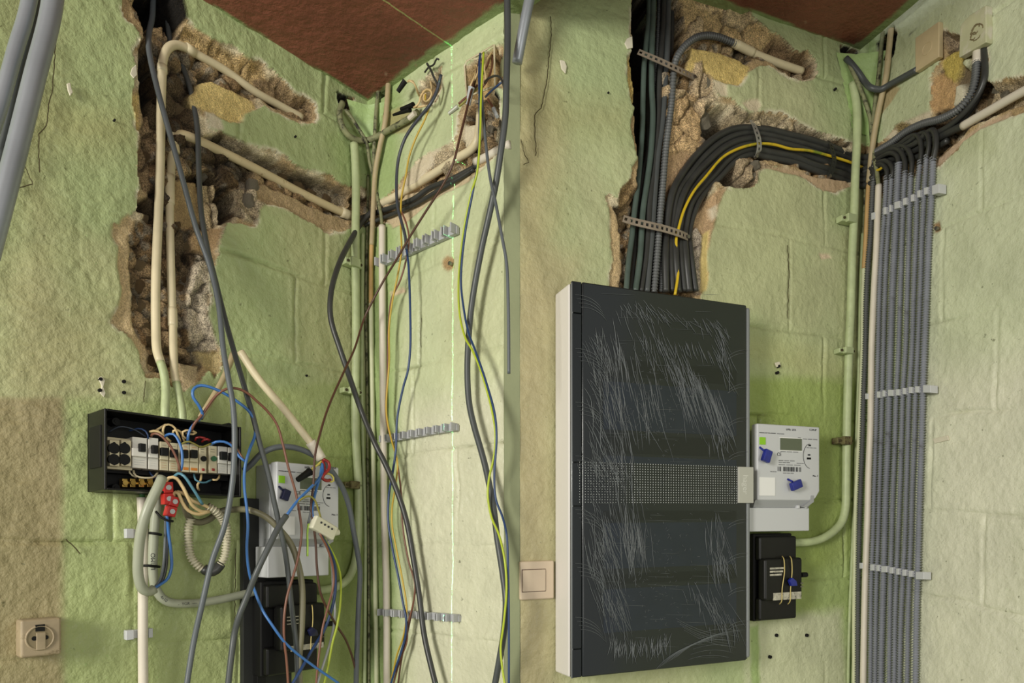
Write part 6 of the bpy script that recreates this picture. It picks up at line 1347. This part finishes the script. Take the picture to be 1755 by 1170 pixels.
# --- ribbed conduits down the right wall
GK = 'grey ribbed conduits down the right wall'
Ks = [
 (9.5, 'first ribbed conduit from the left, dark, left of the white pipe', m_corrd, [(1497,304),(1494,360),(1492,403),(1488,450),(1485,505),(1483,597),(1480,680),(1478,754),(1475,830),(1473,897),(1471,998),(1470,1142),(1470,1220)], 0),
 (9, 'second ribbed conduit from the left, right of the white pipe', m_corr, [(1519,302),(1517,351),(1511,428),(1507,510),(1505,597),(1503,670),(1501,754),(1498,850),(1496,920),(1493,998),(1492,1142),(1491,1220)], 1),
 (9, 'third ribbed conduit from the left', m_corr, [(1528,300),(1525,351),(1519,440),(1516,520),(1514,597),(1512,670),(1510,754),(1507,850),(1505,920),(1502,998),(1500,1142),(1500,1220)], 1),
 (12.5, 'fourth and widest ribbed conduit from the left', m_corr, [(1540,280),(1538,326),(1533,428),(1529,510),(1526,597),(1524,670),(1522,754),(1518,850),(1516,920),(1514,998),(1510,1142),(1510,1220)], 2),
 (9.5, 'fifth ribbed conduit from the left', m_corr, [(1551,294),(1548,351),(1546,403),(1543,500),(1540,597),(1536,680),(1534,754),(1530,850),(1528,920),(1526,998),(1525,1060),(1524,1142),(1524,1220)], 3),
 (9.5, 'sixth ribbed conduit from the left', m_corr, [(1561,298),(1559,351),(1558,403),(1555,500),(1552,597),(1547,680),(1545,754),(1542,850),(1539,920),(1536,998),(1534,1060),(1533,1142),(1532,1220)], 4),
 (9.5, 'seventh ribbed conduit from the left', m_corr, [(1577,275),(1572,330),(1570,403),(1566,500),(1563,597),(1558,680),(1556,754),(1553,850),(1551,920),(1547,998),(1544,1060),(1542,1142),(1541,1220)], 5),
 (9.5, 'eighth ribbed conduit from the left, next to the outermost', m_corr, [(1588,266),(1584,330),(1580,403),(1577,500),(1573,597),(1569,680),(1567,754),(1563,850),(1561,920),(1558,998),(1556,1060),(1555,1142),(1554,1220)], 6),
 (11.5, 'outermost ribbed conduit at the right of the row', m_corr, [(1599,270),(1596,338),(1592,403),(1588,500),(1584,597),(1581,680),(1579,754),(1576,850),(1574,920),(1572,998),(1570,1060),(1569,1142),(1568,1220)], 7),
]
for w, lab, m, pts, k in Ks: cable('ribbed_conduit', lab, 'conduit', m, w, [(x, y, .012) for x, y in pts], group=GK, corr=True)
arches = [('first', [(1497,312),(1498,296),(1490,288),(1478,290)]), ('second', [(1519,310),(1520,292),(1512,282),(1496,286),(1478,296)]), ('third', [(1528,306),(1530,290),(1520,276),(1500,280),(1480,290)]), ('fourth', [(1540,286),(1538,268),(1526,262),(1508,270),(1488,280)]),
 ('fifth', [(1551,300),(1551,278),(1544,260),(1530,255),(1512,262),(1490,272)]), ('sixth', [(1561,304),(1563,276),(1556,256),(1543,249),(1528,252),(1508,262),(1488,268)]),
 ('seventh', [(1577,282),(1579,258),(1576,238),(1568,231),(1556,236),(1540,248),(1512,262)]), ('eighth', [(1588,272),(1592,250),(1591,234),(1583,227),(1572,232),(1556,244),(1530,258)]), ('ninth', [(1599,276),(1604,250),(1603,230),(1597,223),(1588,228),(1574,242),(1545,258)])]
for nm, pts in arches: cable('riser_cable', nm + ' black cable bending down into the ribbed conduits', 'cable', m_blk, 8 if nm != 'ninth' else 9.5, [(x, y, (.012 if i < 3 else .008)) for i, (x, y) in enumerate(pts)], group='black cables bending into the ribbed conduits')
cable('corrugated_conduit', 'ribbed conduit curving from the top right cover down into the corner bundle', 'conduit', m_corrd, 13, [(1674,106,.006),(1671,138,.008),(1664,160,.010),(1646,184,.012),(1619,201,.012),(1579,213,.010),(1552,226,.008),(1528,244,.006),(1505,258,.006),(1490,268,.006)], corr=True, period=.005)
cable('bundle_cable', 'smooth black cable beside the curved ribbed conduit at the top right', 'cable', m_blk, 10, [(1686,84,.0),(1688,110,.002),(1687,135,.004),(1676,163,.004),(1652,194,.004),(1622,219,.004),(1585,236,.002),(1545,252,.0),(1500,272,.0)])
cable('bundle_cable', 'black cable going into the white pipe end at the right', 'cable', m_blk, 12, [(1656,213,.0),(1632,224,.0),(1605,238,-.002),(1570,256,-.004),(1535,270,-.004),(1498,290,-.004)])
cable('bundle_cable', 'thin black cable deep in the right chase bundle', 'cable', m_blk, 9, [(1688,120,-.02),(1676,170,-.012),(1650,206,-.008),(1620,232,-.008),(1585,250,-.008),(1540,262,-.010),(1500,282,-.010)])
cable('bundle_cable', 'lowest black cable in the right chase under the arches', 'cable', m_blk, 10, [(1625,240,-.006),(1600,256,-.008),(1565,272,-.010),(1530,284,-.010),(1498,304,-.008)])
# clip rails with their tongues between the conduits
GX = 'clip rails holding the ribbed conduits'
rowsX = [('uppermost grey clip rail holding the ribbed conduits', [(1496,370,6,12),(1516,361,5,12),(1525,357,3,12),(1537,351,9,12),(1550,345,6,12),(1563,339,5,12),(1574,332,5,12),(1586,327,6,12),(1603,324,12,16)]),
 ('middle grey clip rail holding the ribbed conduits', [(1485,679,5,10),(1505,676,5,11),(1514,674,4,11),(1526,673,9,11),(1538,672,6,11),(1549,670,5,11),(1560,668,6,11),(1571,667,6,11),(1588,666,13,13)]),
 ('lowest grey clip rail holding the ribbed conduits', [(1475,969,5,10),(1494,972,6,11),(1504,973,5,11),(1515,975,10,11),(1527,977,6,11),(1538,979,5,11),(1549,981,6,11),(1560,983,6,11),(1576,986,14,13)])]
for lab, ts in rowsX:
    W = BR; t = thing('clip_rail', lab, 'clip rail', W.p(ts[0][0], ts[0][1], 0), GX)
    a = W.uv(ts[0][0] - 4, ts[0][1], .003); b = W.uv(ts[-1][0] + 4, ts[-1][1], .003)
    mb = MB(); mb.prism(W, [(a[0], a[1] - .006), (b[0], b[1] - .006), (b[0], b[1] + .006), (a[0], a[1] + .006)], .0005, .0035); mb.build('base_strip', m_clip, t)
    for x, y, w, h in ts:
        D = .0225; q = [W.uv(x + i * w / 2, y + j * h / 2 - i * (0.30 if 'upper' in lab else 0) * w / 2, D) for i, j in ((-1, 1), (1, 1), (1, -1), (-1, -1))]
        mb = MB(); mb.prism(W, q, .004, D); mb.build('clip', m_lgrey, t, bevel=.0008)

# --- laser level: a real narrow fan of green light drawn across the left bay
ll = bpy.data.lights.new('laser_level', 'SPOT'); ll.energy = 1.0; ll.shadow_soft_size = 0.0; ll.spot_size = math.radians(170); ll.spot_blend = 0.0; ll.color = (0.42, 1.0, 0.6)
hit = AR.p(775, 500, 0); hd = Vector((1.03, 1.0, 0)).normalized(); src = hit - hd * 1.0; src.z = 1.50
lo = bpy.data.objects.new('laser_level', ll); COL.objects.link(lo); lo.location = src; lo.rotation_euler = hd.to_track_quat('-Z', 'Y').to_euler()
ll.use_nodes = True; nt = ll.node_tree; N = nt.nodes; L = nt.links; em = N['Emission']
ge = N.new('ShaderNodeNewGeometry'); dp = N.new('ShaderNodeVectorMath'); dp.operation = 'DOT_PRODUCT'; pn = hd.cross(Vector((0, 0, 1))).normalized()
dp.inputs[1].default_value = pn; L.new(ge.outputs['Incoming'], dp.inputs[0])
ab = N.new('ShaderNodeMath'); ab.operation = 'ABSOLUTE'; L.new(dp.outputs['Value'], ab.inputs[0])
lt = N.new('ShaderNodeMath'); lt.operation = 'LESS_THAN'; lt.inputs[1].default_value = .0011; L.new(ab.outputs[0], lt.inputs[0])
mu = N.new('ShaderNodeMath'); mu.operation = 'MULTIPLY'; mu.inputs[1].default_value = 170.0; L.new(lt.outputs[0], mu.inputs[0]); L.new(mu.outputs[0], em.inputs['Strength'])
em.inputs['Color'].default_value = (0.42, 1.0, 0.6, 1)
